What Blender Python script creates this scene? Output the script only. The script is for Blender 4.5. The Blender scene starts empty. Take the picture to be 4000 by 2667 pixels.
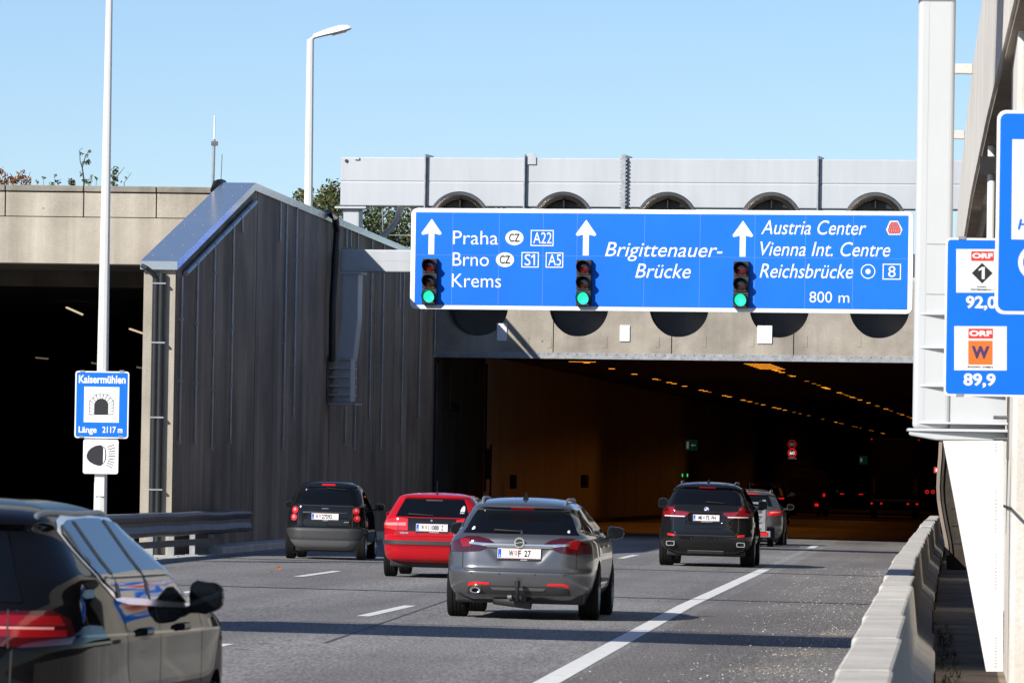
import bpy, bmesh, math, random
import numpy as np
from mathutils import Vector, Matrix
random.seed(7)
scene = bpy.context.scene
col = scene.collection
R = math.radians

# ------------------------------------------------------------------ camera
CAM_POS = Vector((0.0, 0.0, 1.70))
YAW, PITCH, ROLL = R(4.39), R(1.374), R(0.93)
FPX = 22222.0                                   # focal length in pixels of the 4000 px wide photograph
CAM_M = (Matrix.Rotation(YAW, 4, 'Z') @ Matrix.Rotation(R(90) + PITCH, 4, 'X') @ Matrix.Rotation(ROLL, 4, 'Z'))
cam = bpy.data.cameras.new('camera')
cam.sensor_width = 36.0
cam.lens = 200.0
cam.clip_start = 0.5
cam.clip_end = 5000
cam.dof.use_dof = True
cam.dof.focus_distance = 105.0
cam.dof.aperture_fstop = 15.0
cam_ob = bpy.data.objects.new('camera', cam)
col.objects.link(cam_ob)
cam_ob.matrix_world = Matrix.Translation(CAM_POS) @ CAM_M
scene.camera = cam_ob

# ------------------------------------------------------------------ sky and sun
SUN_DIR = Vector((1.0, 1.35, -1.0)).normalized()      # the way the light travels
w = bpy.data.worlds.new('World')
scene.world = w
w.use_nodes = True
nt = w.node_tree
sky = nt.nodes.new('ShaderNodeTexSky')
sky.sky_type = 'NISHITA'
sky.sun_disc = False
sky.sun_elevation = math.asin(-SUN_DIR.z)
sky.sun_rotation = math.atan2(-SUN_DIR.x, -SUN_DIR.y)
sky.altitude = 1500
sky.air_density = 1.0
sky.dust_density = 0.15
sky.ozone_density = 3.5
bg = nt.nodes['Background']
tint = nt.nodes.new('ShaderNodeMix'); tint.data_type = 'RGBA'; tint.blend_type = 'MULTIPLY'
tint.inputs[0].default_value = 1.0
tint.inputs[7].default_value = (0.96, 1.0, 1.10, 1)
nt.links.new(sky.outputs[0], tint.inputs[6])
nt.links.new(tint.outputs[2], bg.inputs[0])
bg.inputs[1].default_value = 0.075
sun = bpy.data.lights.new('sun', 'SUN')
sun.energy = 4.2
sun.angle = R(0.53)
sun.color = (1.0, 0.95, 0.87)
sun_ob = bpy.data.objects.new('sun', sun)
col.objects.link(sun_ob)
sun_ob.rotation_euler = SUN_DIR.to_track_quat('-Z', 'Y').to_euler()
sun_ob.location = (-40, -60, 60)
scene.view_settings.view_transform = 'Standard'
scene.view_settings.look = 'None'
scene.view_settings.exposure = 0.55
scene.view_settings.gamma = 1.0
scene.cycles.use_denoising = True
scene.cycles.max_bounces = 8
scene.cycles.sample_clamp_indirect = 6.0

# ------------------------------------------------------------------ measuring helpers (photograph measured at 2352 px wide)
K = 4000 / 2352.0
def ray(px, py):
    d = CAM_M.to_3x3() @ Vector(((px * K - 2000) / FPX, -(py * K - 1333.5) / FPX, -1.0))
    return d
def at(px, py, Y):
    d = ray(px, py)
    return CAM_POS + d * (Y / d.y)
def at_x(px, py, X):
    d = ray(px, py)
    return CAM_POS + d * (X / d.x)
def gz(X):                                      # height of the road surface: slight crossfall
    return -0.010 * (X + 5.0)
def on_road(px, py):
    d = ray(px, py)
    t = (gz(0) - CAM_POS.z) / (d.z + 0.010 * d.x)
    return CAM_POS + d * t

# ------------------------------------------------------------------ materials
MATS = {}
def nn(nt, t, **kw):
    n = nt.nodes.new(t)
    for k, v in kw.items():
        setattr(n, k, v)
    return n
def mat(name, color, rough=0.6, metal=0.0, var=0.0, scale=4.0, stretch=(1, 1, 1), bump=0.0, bscale=40.0,
        coat=0.0, spec=0.5, emit=None, estr=0.0, color2=None, contrast=(0.35, 0.7), rvar=0.0, alpha=1.0):
    m = bpy.data.materials.new(name)
    m.use_nodes = True
    nt = m.node_tree
    b = nt.nodes['Principled BSDF']
    b.inputs['Base Color'].default_value = (*color, 1)
    b.inputs['Roughness'].default_value = rough
    b.inputs['Metallic'].default_value = metal
    b.inputs['Specular IOR Level'].default_value = spec
    b.inputs['Coat Weight'].default_value = coat
    b.inputs['Coat Roughness'].default_value = 0.03
    if emit:
        b.inputs['Emission Color'].default_value = (*emit, 1)
        b.inputs['Emission Strength'].default_value = estr
    if var > 0 or bump > 0 or rvar > 0:
        tc = nn(nt, 'ShaderNodeTexCoord')
        mp = nn(nt, 'ShaderNodeMapping')
        mp.inputs['Scale'].default_value = stretch
        nt.links.new(tc.outputs['Object'], mp.inputs[0])
        nz = nn(nt, 'ShaderNodeTexNoise')
        nz.inputs['Scale'].default_value = scale
        nz.inputs['Detail'].default_value = 7
        nz.inputs['Roughness'].default_value = 0.62
        nt.links.new(mp.outputs[0], nz.inputs['Vector'])
        rp = nn(nt, 'ShaderNodeValToRGB')
        rp.color_ramp.elements[0].position = contrast[0]
        rp.color_ramp.elements[1].position = contrast[1]
        c2 = color2 or tuple(c * (1 - var) for c in color)
        rp.color_ramp.elements[0].color = (*c2, 1)
        rp.color_ramp.elements[1].color = (*color, 1)
        nt.links.new(nz.outputs['Fac'], rp.inputs[0])
        if var > 0 or color2:
            nt.links.new(rp.outputs[0], b.inputs['Base Color'])
        if rvar > 0:
            mr = nn(nt, 'ShaderNodeMapRange')
            mr.inputs['To Min'].default_value = rough - rvar
            mr.inputs['To Max'].default_value = rough + rvar
            nt.links.new(nz.outputs['Fac'], mr.inputs[0])
            nt.links.new(mr.outputs[0], b.inputs['Roughness'])
        if bump > 0:
            n2 = nn(nt, 'ShaderNodeTexNoise')
            n2.inputs['Scale'].default_value = bscale
            n2.inputs['Detail'].default_value = 5
            nt.links.new(tc.outputs['Object'], n2.inputs['Vector'])
            bp = nn(nt, 'ShaderNodeBump')
            bp.inputs['Strength'].default_value = bump
            bp.inputs['Distance'].default_value = 0.02
            nt.links.new(n2.outputs['Fac'], bp.inputs['Height'])
            nt.links.new(bp.outputs[0], b.inputs['Normal'])
    MATS[name] = m
    return m

def concrete(name, light, dark, streak=0.5, pits=True, blotch=0.9):
    """board-marked concrete: blotches, vertical rain streaks, small pits"""
    m = bpy.data.materials.new(name)
    m.use_nodes = True
    nt = m.node_tree
    b = nt.nodes['Principled BSDF']
    b.inputs['Roughness'].default_value = 0.9
    b.inputs['Specular IOR Level'].default_value = 0.25
    tc = nn(nt, 'ShaderNodeTexCoord')
    def noise(sx, sz, sc, detail=6):
        mp = nn(nt, 'ShaderNodeMapping')
        mp.inputs['Scale'].default_value = (sx, sx, sz)
        nt.links.new(tc.outputs['Object'], mp.inputs[0])
        n = nn(nt, 'ShaderNodeTexNoise')
        n.inputs['Scale'].default_value = sc
        n.inputs['Detail'].default_value = detail
        n.inputs['Roughness'].default_value = 0.6
        nt.links.new(mp.outputs[0], n.inputs['Vector'])
        return n.outputs['Fac']
    def ramp(src, p0, p1, c0, c1):
        r = nn(nt, 'ShaderNodeValToRGB')
        r.color_ramp.elements[0].position = p0
        r.color_ramp.elements[1].position = p1
        r.color_ramp.elements[0].color = (*c0, 1)
        r.color_ramp.elements[1].color = (*c1, 1)
        nt.links.new(src, r.inputs[0])
        return r.outputs[0]
    def mult(a, c, f):
        mx = nn(nt, 'ShaderNodeMix', data_type='RGBA', blend_type='MULTIPLY')
        mx.inputs[0].default_value = f
        nt.links.new(a, mx.inputs[6])
        nt.links.new(c, mx.inputs[7])
        return mx.outputs[2]
    c = ramp(noise(1, 1, blotch), 0.35, 0.68, dark, light)
    c = mult(c, ramp(noise(1, 0.04, 0.9), 0.36, 0.64, (0.55, 0.54, 0.53), (1, 1, 1)), streak)
    c = mult(c, ramp(noise(1, 0.06, 2.8), 0.38, 0.62, (0.75, 0.74, 0.72), (1, 1, 1)), streak * 0.6)
    c = mult(c, ramp(noise(1, 1, 22), 0.36, 0.5, (0.8, 0.8, 0.8), (1, 1, 1)), 0.5)
    if pits:
        v = nn(nt, 'ShaderNodeTexVoronoi')
        v.inputs['Scale'].default_value = 1.6
        nt.links.new(tc.outputs['Object'], v.inputs['Vector'])
        c = mult(c, ramp(v.outputs['Distance'], 0.035, 0.06, (0.35, 0.33, 0.3), (1, 1, 1)), 0.8)
    nt.links.new(c, b.inputs['Base Color'])
    bp = nn(nt, 'ShaderNodeBump')
    bp.inputs['Strength'].default_value = 0.35
    bp.inputs['Distance'].default_value = 0.02
    nt.links.new(noise(1, 1, 30), bp.inputs['Height'])
    nt.links.new(bp.outputs[0], b.inputs['Normal'])
    MATS[name] = m
    return m

def paint(name, color, flake=0.0, rough=0.25, dust=0.0):
    m = mat(name, color, rough=rough, metal=flake, coat=.75, spec=.25 if flake > .1 else 0.0, var=0.04, scale=3, rvar=0.04)
    return m

M = MATS
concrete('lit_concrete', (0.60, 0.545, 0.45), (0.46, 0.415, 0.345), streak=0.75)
concrete('cap_concrete', (0.44, 0.405, 0.34), (0.22, 0.205, 0.175), streak=0.8)
concrete('portal_concrete', (0.46, 0.415, 0.35), (0.30, 0.27, 0.23), streak=0.45)
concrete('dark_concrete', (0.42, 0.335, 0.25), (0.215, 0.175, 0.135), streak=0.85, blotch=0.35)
concrete('barrier_concrete', (0.68, 0.65, 0.60), (0.54, 0.515, 0.475), streak=0.35, blotch=1.6)
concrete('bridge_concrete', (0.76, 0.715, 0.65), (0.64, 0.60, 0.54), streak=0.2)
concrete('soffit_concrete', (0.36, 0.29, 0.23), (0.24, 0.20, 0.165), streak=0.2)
concrete('shade_concrete', (0.075, 0.062, 0.05), (0.035, 0.03, 0.025), streak=0.3, blotch=2.5)  # dark tone carries the shade of the ramp
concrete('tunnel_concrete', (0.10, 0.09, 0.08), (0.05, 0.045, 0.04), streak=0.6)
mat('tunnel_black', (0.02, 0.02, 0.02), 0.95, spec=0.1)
mat('wall_paint', (0.55, 0.53, 0.48), 0.6, var=0.25, scale=0.8, stretch=(1, 1, 0.15))
mat('joint', (0.035, 0.032, 0.03), 0.95)
mat('galvanised', (0.42, 0.43, 0.44), 0.42, metal=0.55, var=0.3, scale=6, rvar=0.08)
mat('rail_steel', (0.17, 0.168, 0.165), 0.55, metal=0.4, var=0.45, scale=3, rvar=0.1)
mat('grey_paint', (0.465, 0.49, 0.52), 0.42, var=0.13, scale=2.0, stretch=(1, 1, .12))
mat('post_paint', (0.50, 0.52, 0.535), 0.45, var=0.05, scale=1.2)
mat('pole_white', (0.80, 0.80, 0.76), 0.4, var=0.05, scale=2)
mat('zinc', (0.58, 0.60, 0.62), 0.2, metal=0.8, var=0.15, scale=1.5, rvar=0.06, bump=0.05, bscale=3)
mat('steel', (0.50, 0.48, 0.45), 0.25, metal=.95, var=0.2, scale=3, rvar=0.05)
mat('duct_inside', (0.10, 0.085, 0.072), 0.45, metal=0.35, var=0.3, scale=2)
mat('sign_blue', (0.003, 0.160, 0.78), 0.5, var=0.12, scale=0.6, spec=.22)
mat('sign_white', (0.80, 0.80, 0.80), 0.45)
mat('sign_black', (0.012, 0.013, 0.016), 0.5)
mat('sign_red', (0.80, 0.03, 0.025), 0.5)
mat('sign_orange', (0.90, 0.16, 0.015), 0.5)
mat('sign_purple', (0.05, 0.03, 0.12), 0.5)
mat('sign_seam', (0.09, 0.22, 0.70), 0.5)
mat('dot_red', (0.45, 0.04, 0.05), 0.5)
mat('sign_back', (0.45, 0.46, 0.47), 0.5, metal=0.4)
mat('black_plastic', (0.012, 0.012, 0.013), 0.5, var=0.2, scale=10)
mat('trim_plastic', (0.035, 0.036, 0.038), 0.55, var=0.2, scale=20)
mat('drain_pipe', (0.018, 0.02, 0.022), 0.4, var=0.2, scale=6)
mat('rubber', (0.011, 0.011, 0.011), 0.9, spec=.2, var=0.3, scale=30, bump=0.3, bscale=90)
mat('rim_alloy', (0.42, 0.43, 0.45), 0.28, metal=0.9)
mat('chrome', (0.84, 0.82, 0.79), 0.12, metal=.9)
mat('glass_dark', (0.004, 0.005, 0.007), 0.03, spec=0.28, coat=0.0)
mat('mirror_glass', (0.35, 0.38, 0.42), 0.05, metal=1.0)
mat('lamp_red', (0.52, 0.008, 0.012), 0.12, coat=1.0, emit=(1, 0.02, 0.02), estr=0.06)
mat('lamp_dark_red', (0.055, 0.003, 0.005), 0.10, coat=1.0)
mat('lamp_pink', (0.75, 0.25, 0.22), 0.15, coat=1.0)
mat('lamp_clear', (0.75, 0.72, 0.70), 0.1, coat=1.0)
mat('reflector_red', (0.72, 0.015, 0.012), 0.2, coat=1.0)
mat('plate_white', (0.80, 0.80, 0.79), 0.4)
mat('eu_blue', (0.015, 0.09, 0.55), 0.4)
mat('road_paint', (0.74, 0.74, 0.72), 0.75, var=0.3, scale=7, contrast=(0.28, 0.5), bump=0.2, bscale=60)
mat('worn_paint', (0.40, 0.40, 0.39), 0.8, color2=(0.10, 0.10, 0.10), var=0.6, scale=9, contrast=(0.4, 0.6))
mat('tar_black_shadow', (0.014, 0.014, 0.018), 0.6, var=0.3, scale=12)
mat('board_white', (0.72, 0.70, 0.675), 0.6, var=0.04, scale=2)
mat('board_stamp', (0.40, 0.39, 0.39), 0.7)
mat('bark', (0.035, 0.027, 0.02), 0.9, var=0.4, scale=8)
mat('leaf_green', (0.075, 0.10, 0.022), 0.55, var=0.5, scale=2.0, color2=(0.035, 0.055, 0.014))
mat('leaf_olive', (0.15, 0.135, 0.03), 0.55, var=0.5, scale=1.3, color2=(0.06, 0.075, 0.02))
mat('leaf_orange', (0.38, 0.13, 0.02), 0.6, var=0.5, scale=1.5, color2=(0.16, 0.06, 0.015))
mat('soil', (0.10, 0.085, 0.06), 0.95, var=0.4, scale=0.8)
mat('cable_black', (0.008, 0.008, 0.009), 0.45)
mat('sodium', (0.6, 0.3, 0.1), 0.5, emit=(1.0, 0.33, 0.025), estr=1.3)
mat('sodium_dim', (0.4, 0.2, 0.06), 0.5, emit=(1.0, 0.30, 0.02), estr=0.42)
mat('fluorescent', (0.7, 0.6, 0.45), 0.5, emit=(1.0, 0.80, 0.52), estr=0.5)
mat('fluorescent_dim', (0.4, 0.35, 0.3), 0.5, emit=(1.0, 0.80, 0.55), estr=0.09)
mat('red_glow', (0.3, 0.01, 0.01), 0.4, emit=(1.0, 0.02, 0.02), estr=0.42)
mat('red_dim', (0.3, 0.01, 0.01), 0.4, emit=(1.0, 0.015, 0.02), estr=0.14)
mat('white_glow', (0.5, 0.5, 0.5), 0.4, emit=(1, 1, 0.95), estr=0.65)
mat('white_dim', (0.15, 0.15, 0.15), 0.4, emit=(1, 1, 0.95), estr=0.06)
mat('green_dim', (0.008, 0.04, 0.03), 0.4, emit=(0.02, 0.5, 0.25), estr=0.012)
mat('green_spot', (0.01, 0.2, 0.05), 0.4, emit=(0.05, 1.0, 0.2), estr=0.5)
mat('signal_green', (0.02, 0.45, 0.30), 0.2, coat=1, emit=(0.03, 0.95, 0.55), estr=0.75)
mat('signal_red', (0.10, 0.004, 0.004), 0.12, coat=1)
mat('signal_amber', (0.04, 0.012, 0.003), 0.12, coat=1)
mat('sticker_white', (0.75, 0.76, 0.77), 0.5)
mat('plate_black', (0.01, 0.01, 0.012), 0.5)
mat('truck_dark', (0.05, 0.025, 0.015), 0.6, var=0.2)
mat('van_dark', (0.07, 0.045, 0.02), 0.5)
mat('dash_dim', (0.45, 0.30, 0.03), 0.5)
mat('grit_pale', (0.72, 0.69, 0.64), 0.9)
mat('debris', (0.50, 0.43, 0.32), 0.9, var=0.4, scale=30)
mat('weed', (0.06, 0.085, 0.02), 0.7, var=0.5, scale=12)

def asphalt(name, base, speck=0.0):
    m = bpy.data.materials.new(name)
    m.use_nodes = True
    nt = m.node_tree
    b = nt.nodes['Principled BSDF']
    b.inputs['Roughness'].default_value = 0.82
    b.inputs['Specular IOR Level'].default_value = 0.35
    tc = nn(nt, 'ShaderNodeTexCoord')
    def noise(scl, vec=(1, 1, 1), det=6, rough=0.6):
        mp = nn(nt, 'ShaderNodeMapping')
        mp.inputs['Scale'].default_value = vec
        nt.links.new(tc.outputs['Object'], mp.inputs[0])
        n = nn(nt, 'ShaderNodeTexNoise')
        n.inputs['Scale'].default_value = scl
        n.inputs['Detail'].default_value = det
        n.inputs['Roughness'].default_value = rough
        nt.links.new(mp.outputs[0], n.inputs['Vector'])
        return n.outputs['Fac']
    def ramp(src, p0, p1, c0, c1):
        r = nn(nt, 'ShaderNodeValToRGB')
        r.color_ramp.elements[0].position = p0
        r.color_ramp.elements[1].position = p1
        r.color_ramp.elements[0].color = (*c0, 1)
        r.color_ramp.elements[1].color = (*c1, 1)
        nt.links.new(src, r.inputs[0])
        return r.outputs[0]
    def mix(a, c, f, bt='MULTIPLY'):
        mx = nn(nt, 'ShaderNodeMix', data_type='RGBA', blend_type=bt)
        mx.inputs[0].default_value = f
        nt.links.new(a, mx.inputs[6])
        nt.links.new(c, mx.inputs[7])
        return mx.outputs[2]
    lo = tuple(c * 0.72 for c in base)
    hi = tuple(c * 1.2 for c in base)
    c = ramp(noise(0.5, (1, 0.05, 1)), 0.35, 0.65, lo, hi)                 # wheel tracks run along the lanes
    c = mix(c, ramp(noise(0.12), 0.35, 0.65, (0.82, 0.82, 0.82), (1.1, 1.1, 1.1)), 0.8)
    c = mix(c, ramp(noise(44, (1, 0.10, 1), 2), 0.36, 0.64, (0.62, 0.62, 0.62), (1.4, 1.4, 1.4)), 1.0)
    v = nn(nt, 'ShaderNodeTexVoronoi')
    v.inputs['Scale'].default_value = 5.5
    mpv = nn(nt, 'ShaderNodeMapping')
    mpv.inputs['Scale'].default_value = (1, 0.5, 1)
    nt.links.new(tc.outputs['Object'], mpv.inputs[0])
    nt.links.new(mpv.outputs[0], v.inputs['Vector'])
    sp = ramp(v.outputs['Distance'], 0.06, 0.10, (1, 1, 1), (0, 0, 0))
    msk = ramp(noise(0.35), 0.52, 0.68, (0, 0, 0), (1, 1, 1))
    sp = mix(sp, msk, 1.0)
    mx = nn(nt, 'ShaderNodeMix', data_type='RGBA', blend_type='MIX')
    bw = nn(nt, 'ShaderNodeMath', operation='MULTIPLY')
    nt.links.new(sp, bw.inputs[0])
    bw.inputs[1].default_value = speck
    nt.links.new(bw.outputs[0], mx.inputs[0])
    nt.links.new(c, mx.inputs[6])
    mx.inputs[7].default_value = (0.42, 0.36, 0.26, 1)
    nt.links.new(mx.outputs[2], b.inputs['Base Color'])
    bp = nn(nt, 'ShaderNodeBump')
    bp.inputs['Strength'].default_value = 0.6
    bp.inputs['Distance'].default_value = 0.01
    nt.links.new(noise(55, (1, 0.5, 1), 3), bp.inputs['Height'])
    nt.links.new(bp.outputs[0], b.inputs['Normal'])
    MATS[name] = m
asphalt('asphalt', (0.21, 0.203, 0.198))
mat('tar_faint', (0.12, 0.118, 0.125), 0.7, var=.2, scale=5)
mat('lamp_mid', (0.22, 0.004, 0.007), 0.12, coat=1.0, emit=(1, .02, .02), estr=.02)
mat('scrap_red', (0.30, 0.10, 0.07), 0.7)
asphalt('shoulder_asphalt', (0.175, 0.163, 0.155), speck=0.3)

# ------------------------------------------------------------------ mesh building helpers
class MB:
    def __init__(s):
        s.v, s.f, s.m = [], [], []
    def add(s, vs, fs, mi=0, T=None):
        o = len(s.v)
        if T is not None:
            vs = [T @ Vector(p) for p in vs]
        s.v += [tuple(p) for p in vs]
        s.f += [tuple(i + o for i in f) for f in fs]
        s.m += [mi] * len(fs)
        return s
    def box(s, x0, x1, y0, y1, z0, z1, mi=0, T=None):
        v = [(x0, y0, z0), (x1, y0, z0), (x1, y1, z0), (x0, y1, z0), (x0, y0, z1), (x1, y0, z1), (x1, y1, z1), (x0, y1, z1)]
        return s.add(v, [(0, 3, 2, 1), (4, 5, 6, 7), (0, 1, 5, 4), (1, 2, 6, 5), (2, 3, 7, 6), (3, 0, 4, 7)], mi, T)
    def prism(s, poly, y0, y1, mi=0, T=None):
        """polygon in x,z (any order) pushed from y0 to y1"""
        n = len(poly)
        a = sum(poly[i][0] * poly[(i + 1) % n][1] - poly[(i + 1) % n][0] * poly[i][1] for i in range(n))
        if a < 0:
            poly = poly[::-1]
        v = [(p[0], y0, p[1]) for p in poly] + [(p[0], y1, p[1]) for p in poly]
        f = [tuple(range(n)), tuple(range(2 * n - 1, n - 1, -1))]
        f += [(i, i + n, (i + 1) % n + n, (i + 1) % n) for i in range(n)]
        return s.add(v, f, mi, T)
    def flat(s, poly, y, mi=0):
        """polygon in x,z facing -y"""
        n = len(poly)
        a = sum(poly[i][0] * poly[(i + 1) % n][1] - poly[(i + 1) % n][0] * poly[i][1] for i in range(n))
        if a < 0:
            poly = poly[::-1]
        return s.add([(p[0], y, p[1]) for p in poly], [tuple(range(n))], mi)
    def tube(s, pts, r, seg=10, mi=0, caps=True, r2=None):
        pts = [Vector(p) for p in pts]
        n = len(pts)
        rings = []
        up = None
        for i, p in enumerate(pts):
            d = (pts[min(i + 1, n - 1)] - pts[max(i - 1, 0)]).normalized()
            if up is None:
                up = Vector((0, 0, 1)) if abs(d.z) < 0.9 else Vector((0, 1, 0))
            a = d.cross(up).normalized()
            c = a.cross(d).normalized()
            up = c
            rr = r if r2 is None else r + (r2 - r) * i / (n - 1)
            rings.append([p + a * (rr * math.cos(2 * math.pi * k / seg)) + c * (rr * math.sin(2 * math.pi * k / seg)) for k in range(seg)])
        v = [q for g in rings for q in g]
        f = []
        for i in range(n - 1):
            for k in range(seg):
                k2 = (k + 1) % seg
                f.append((i * seg + k, i * seg + k2, (i + 1) * seg + k2, (i + 1) * seg + k))
        if caps:
            f.append(tuple(range(seg - 1, -1, -1)))
            f.append(tuple((n - 1) * seg + k for k in range(seg)))
        return s.add(v, f, mi)
    def lathe(s, prof, T, seg=24, mi=0, a0=0.0, a1=2 * math.pi):
        """profile [(radius, along)] turned about local z of T"""
        full = abs(a1 - a0 - 2 * math.pi) < 1e-6
        cols = seg if full else seg + 1
        v = []
        for (r, h) in prof:
            for k in range(cols):
                a = a0 + (a1 - a0) * k / seg
                v.append(T @ Vector((r * math.cos(a), r * math.sin(a), h)))
        f = []
        for i in range(len(prof) - 1):
            for k in range(seg):
                k2 = (k + 1) % cols
                f.append((i * cols + k, i * cols + k2, (i + 1) * cols + k2, (i + 1) * cols + k))
        return s.add(v, f, mi)
    def disc(s, c, r, y=0.0, seg=24, mi=0, rz=None):
        rz = rz or r
        return s.flat([(c[0] + r * math.cos(2 * math.pi * k / seg), c[1] + rz * math.sin(2 * math.pi * k / seg)) for k in range(seg)], y, mi)
    def build(s, name, mats, parent=None, smooth=False, bevel=0.0, loc=None, seg=2):
        me = bpy.data.meshes.new(name)
        me.from_pydata(s.v, [], s.f)
        for m_ in (mats if isinstance(mats, (list, tuple)) else [mats]):
            me.materials.append(MATS[m_] if isinstance(m_, str) else m_)
        me.polygons.foreach_set('material_index', s.m)
        if smooth:
            me.polygons.foreach_set('use_smooth', [True] * len(me.polygons))
            me.set_sharp_from_angle(angle=R(38))
        me.update()
        o = bpy.data.objects.new(name, me)
        col.objects.link(o)
        if parent:
            o.parent = parent
        if loc:
            o.location = loc
        if bevel > 0:
            bv = o.modifiers.new('bevel', 'BEVEL')
            bv.width = bevel
            bv.segments = seg
            bv.limit_method = 'ANGLE'
            bv.angle_limit = R(40)
        return o

def tag(o, label=None, cat=None, group=None, kind=None):
    if label: o['label'] = label
    if cat: o['category'] = cat
    if group: o['group'] = group
    if kind: o['kind'] = kind
    return o
def thing(name, label, cat, loc=(0, 0, 0), rz=0.0, group=None, rot=None):
    o = bpy.data.objects.new(name, None)
    o.empty_display_size = 0.3
    col.objects.link(o)
    o.location = loc
    o.rotation_euler = rot if rot else (0, 0, rz)
    return tag(o, label, cat, group)
def copy_thing(root, loc, label=None, rz=None):
    def cp(o, parent):
        c = o.copy()
        col.objects.link(c)
        if parent: c.parent = parent
        for ch in [x for x in bpy.data.objects if x.parent == o]:
            cp(ch, c)
        return c
    c = cp(root, None)
    c.location = loc
    if rz is not None: c.rotation_euler.z = rz
    if label: c['label'] = label
    return c

# lettering: built-in font turned into mesh and fitted to a box
_caph = {}
def glyphs(text, shear=0.0, bold=0.0):
    cu = bpy.data.curves.new('text', 'FONT')
    cu.body = text
    cu.shear = shear
    cu.offset = bold
    cu.resolution_u = 4
    ob = bpy.data.objects.new('text', cu)
    col.objects.link(ob)
    dg = bpy.context.evaluated_depsgraph_get()
    dg.update()
    me = bpy.data.meshes.new_from_object(ob.evaluated_get(dg))
    vs = [tuple(v.co) for v in me.vertices]
    fs = [tuple(p.vertices) for p in me.polygons]
    bpy.data.objects.remove(ob)
    bpy.data.curves.remove(cu)
    bpy.data.meshes.remove(me)
    return vs, fs
def put_one(mb, x0, x1, zb, cap, y, st=.32):
    w_ = x1 - x0
    mb.flat([(x1 - w_ * st - w_ * .12, zb), (x1 - w_ * .12, zb), (x1 - w_ * .12, zb + cap), (x1 - w_ * st - w_ * .12, zb + cap), (x0, zb + cap * .80), (x0, zb + cap * .66), (x1 - w_ * st - w_ * .12, zb + cap * .80)], y)
def put_text(mb, text, x0, x1, zb, cap, y, shear=0.0, bold=0.012, mi=0):
    key = ('H', bold)
    if key not in _caph:
        hv, _ = glyphs('H', 0, bold)
        _caph[key] = (min(v[1] for v in hv), max(v[1] for v in hv))
    h0, h1 = _caph[key]
    vs, fs = glyphs(text, shear, bold)
    bx0 = min(v[0] for v in vs); bx1 = max(v[0] for v in vs)
    sx = (x1 - x0) / (bx1 - bx0)
    sz = cap / (h1 - h0)
    mb.add([(x0 + (v[0] - bx0) * sx, y, zb + (v[1] - h0) * sz) for v in vs], fs, mi)
def rrect(x0, x1, z0, z1, r, n=5):
    out = []
    for cx, cz, a in ((x1 - r, z0 + r, -90), (x1 - r, z1 - r, 0), (x0 + r, z1 - r, 90), (x0 + r, z0 + r, 180)):
        for k in range(n + 1):
            t = R(a + 90 * k / n)
            out.append((cx + r * math.cos(t), cz + r * math.sin(t)))
    return out
def ring_rect(mb, x0, x1, z0, z1, t, y, mi=0):
    """rectangular line frame facing -y"""
    mb.flat([(x0, z0), (x1, z0), (x1, z0 + t), (x0, z0 + t)], y, mi)
    mb.flat([(x0, z1 - t), (x1, z1 - t), (x1, z1), (x0, z1)], y, mi)
    mb.flat([(x0, z0 + t), (x0 + t, z0 + t), (x0 + t, z1 - t), (x0, z1 - t)], y, mi)
    mb.flat([(x1 - t, z0 + t), (x1, z0 + t), (x1, z1 - t), (x1 - t, z1 - t)], y, mi)
def ring_disc(mb, c, r0, r1, y, seg=32, mi=0):
    v = []
    for k in range(seg):
        a = 2 * math.pi * k / seg
        v += [(c[0] + r0 * math.cos(a), y, c[1] + r0 * math.sin(a)), (c[0] + r1 * math.cos(a), y, c[1] + r1 * math.sin(a))]
    f = [(2 * k, 2 * k + 1, (2 * k + 3) % (2 * seg), (2 * k + 2) % (2 * seg)) for k in range(seg)]
    mb.add(v, f, mi)
# ================================================================== ground, roads
def sheet(name, xs, y0, y1, zf, m, kind='structure'):
    v, f = [], []
    for x in xs:
        v += [(x, y0, zf(x)), (x, y1, zf(x))]
    for i in range(len(xs) - 1):
        f.append((2 * i, 2 * i + 2, 2 * i + 3, 2 * i + 1))
    mb = MB().add(v, f)
    o = mb.build(name, m)
    return tag(o, kind=kind)
sheet('ground', [-1500, 1500], -600, 2400, lambda x: -0.16, 'soil')
WALL_X = -15.0
road_l = sheet('road', [-14.35, -3.2], -150, 640, gz, 'asphalt')
tag(sheet('road', [-3.2, -0.55], -150, 640, gz, 'shoulder_asphalt'), 'hard shoulder with pale specks of grit', 'road')
sheet('road', [-60, -15.62], -150, 420, lambda x: 0.02, 'asphalt')
tag(road_l, 'three lane asphalt carriageway running into the tunnel', 'road')
sheet('walkway', [-0.55, 0.9], -20, 163.6, lambda x: -0.045, 'dark_concrete')
mb = MB().box(WALL_X - 0.0, -14.35, 112.6, 165, 0.0, 0.24)
mb.prism([(WALL_X - .7, -0.1), (-14.35, -0.1), (-14.35, 0.1), (WALL_X - .7, 0.1)], -40, 112.6)
tag(mb.build('kerb_strip', 'barrier_concrete', bevel=0.03), kind='structure')

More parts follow.
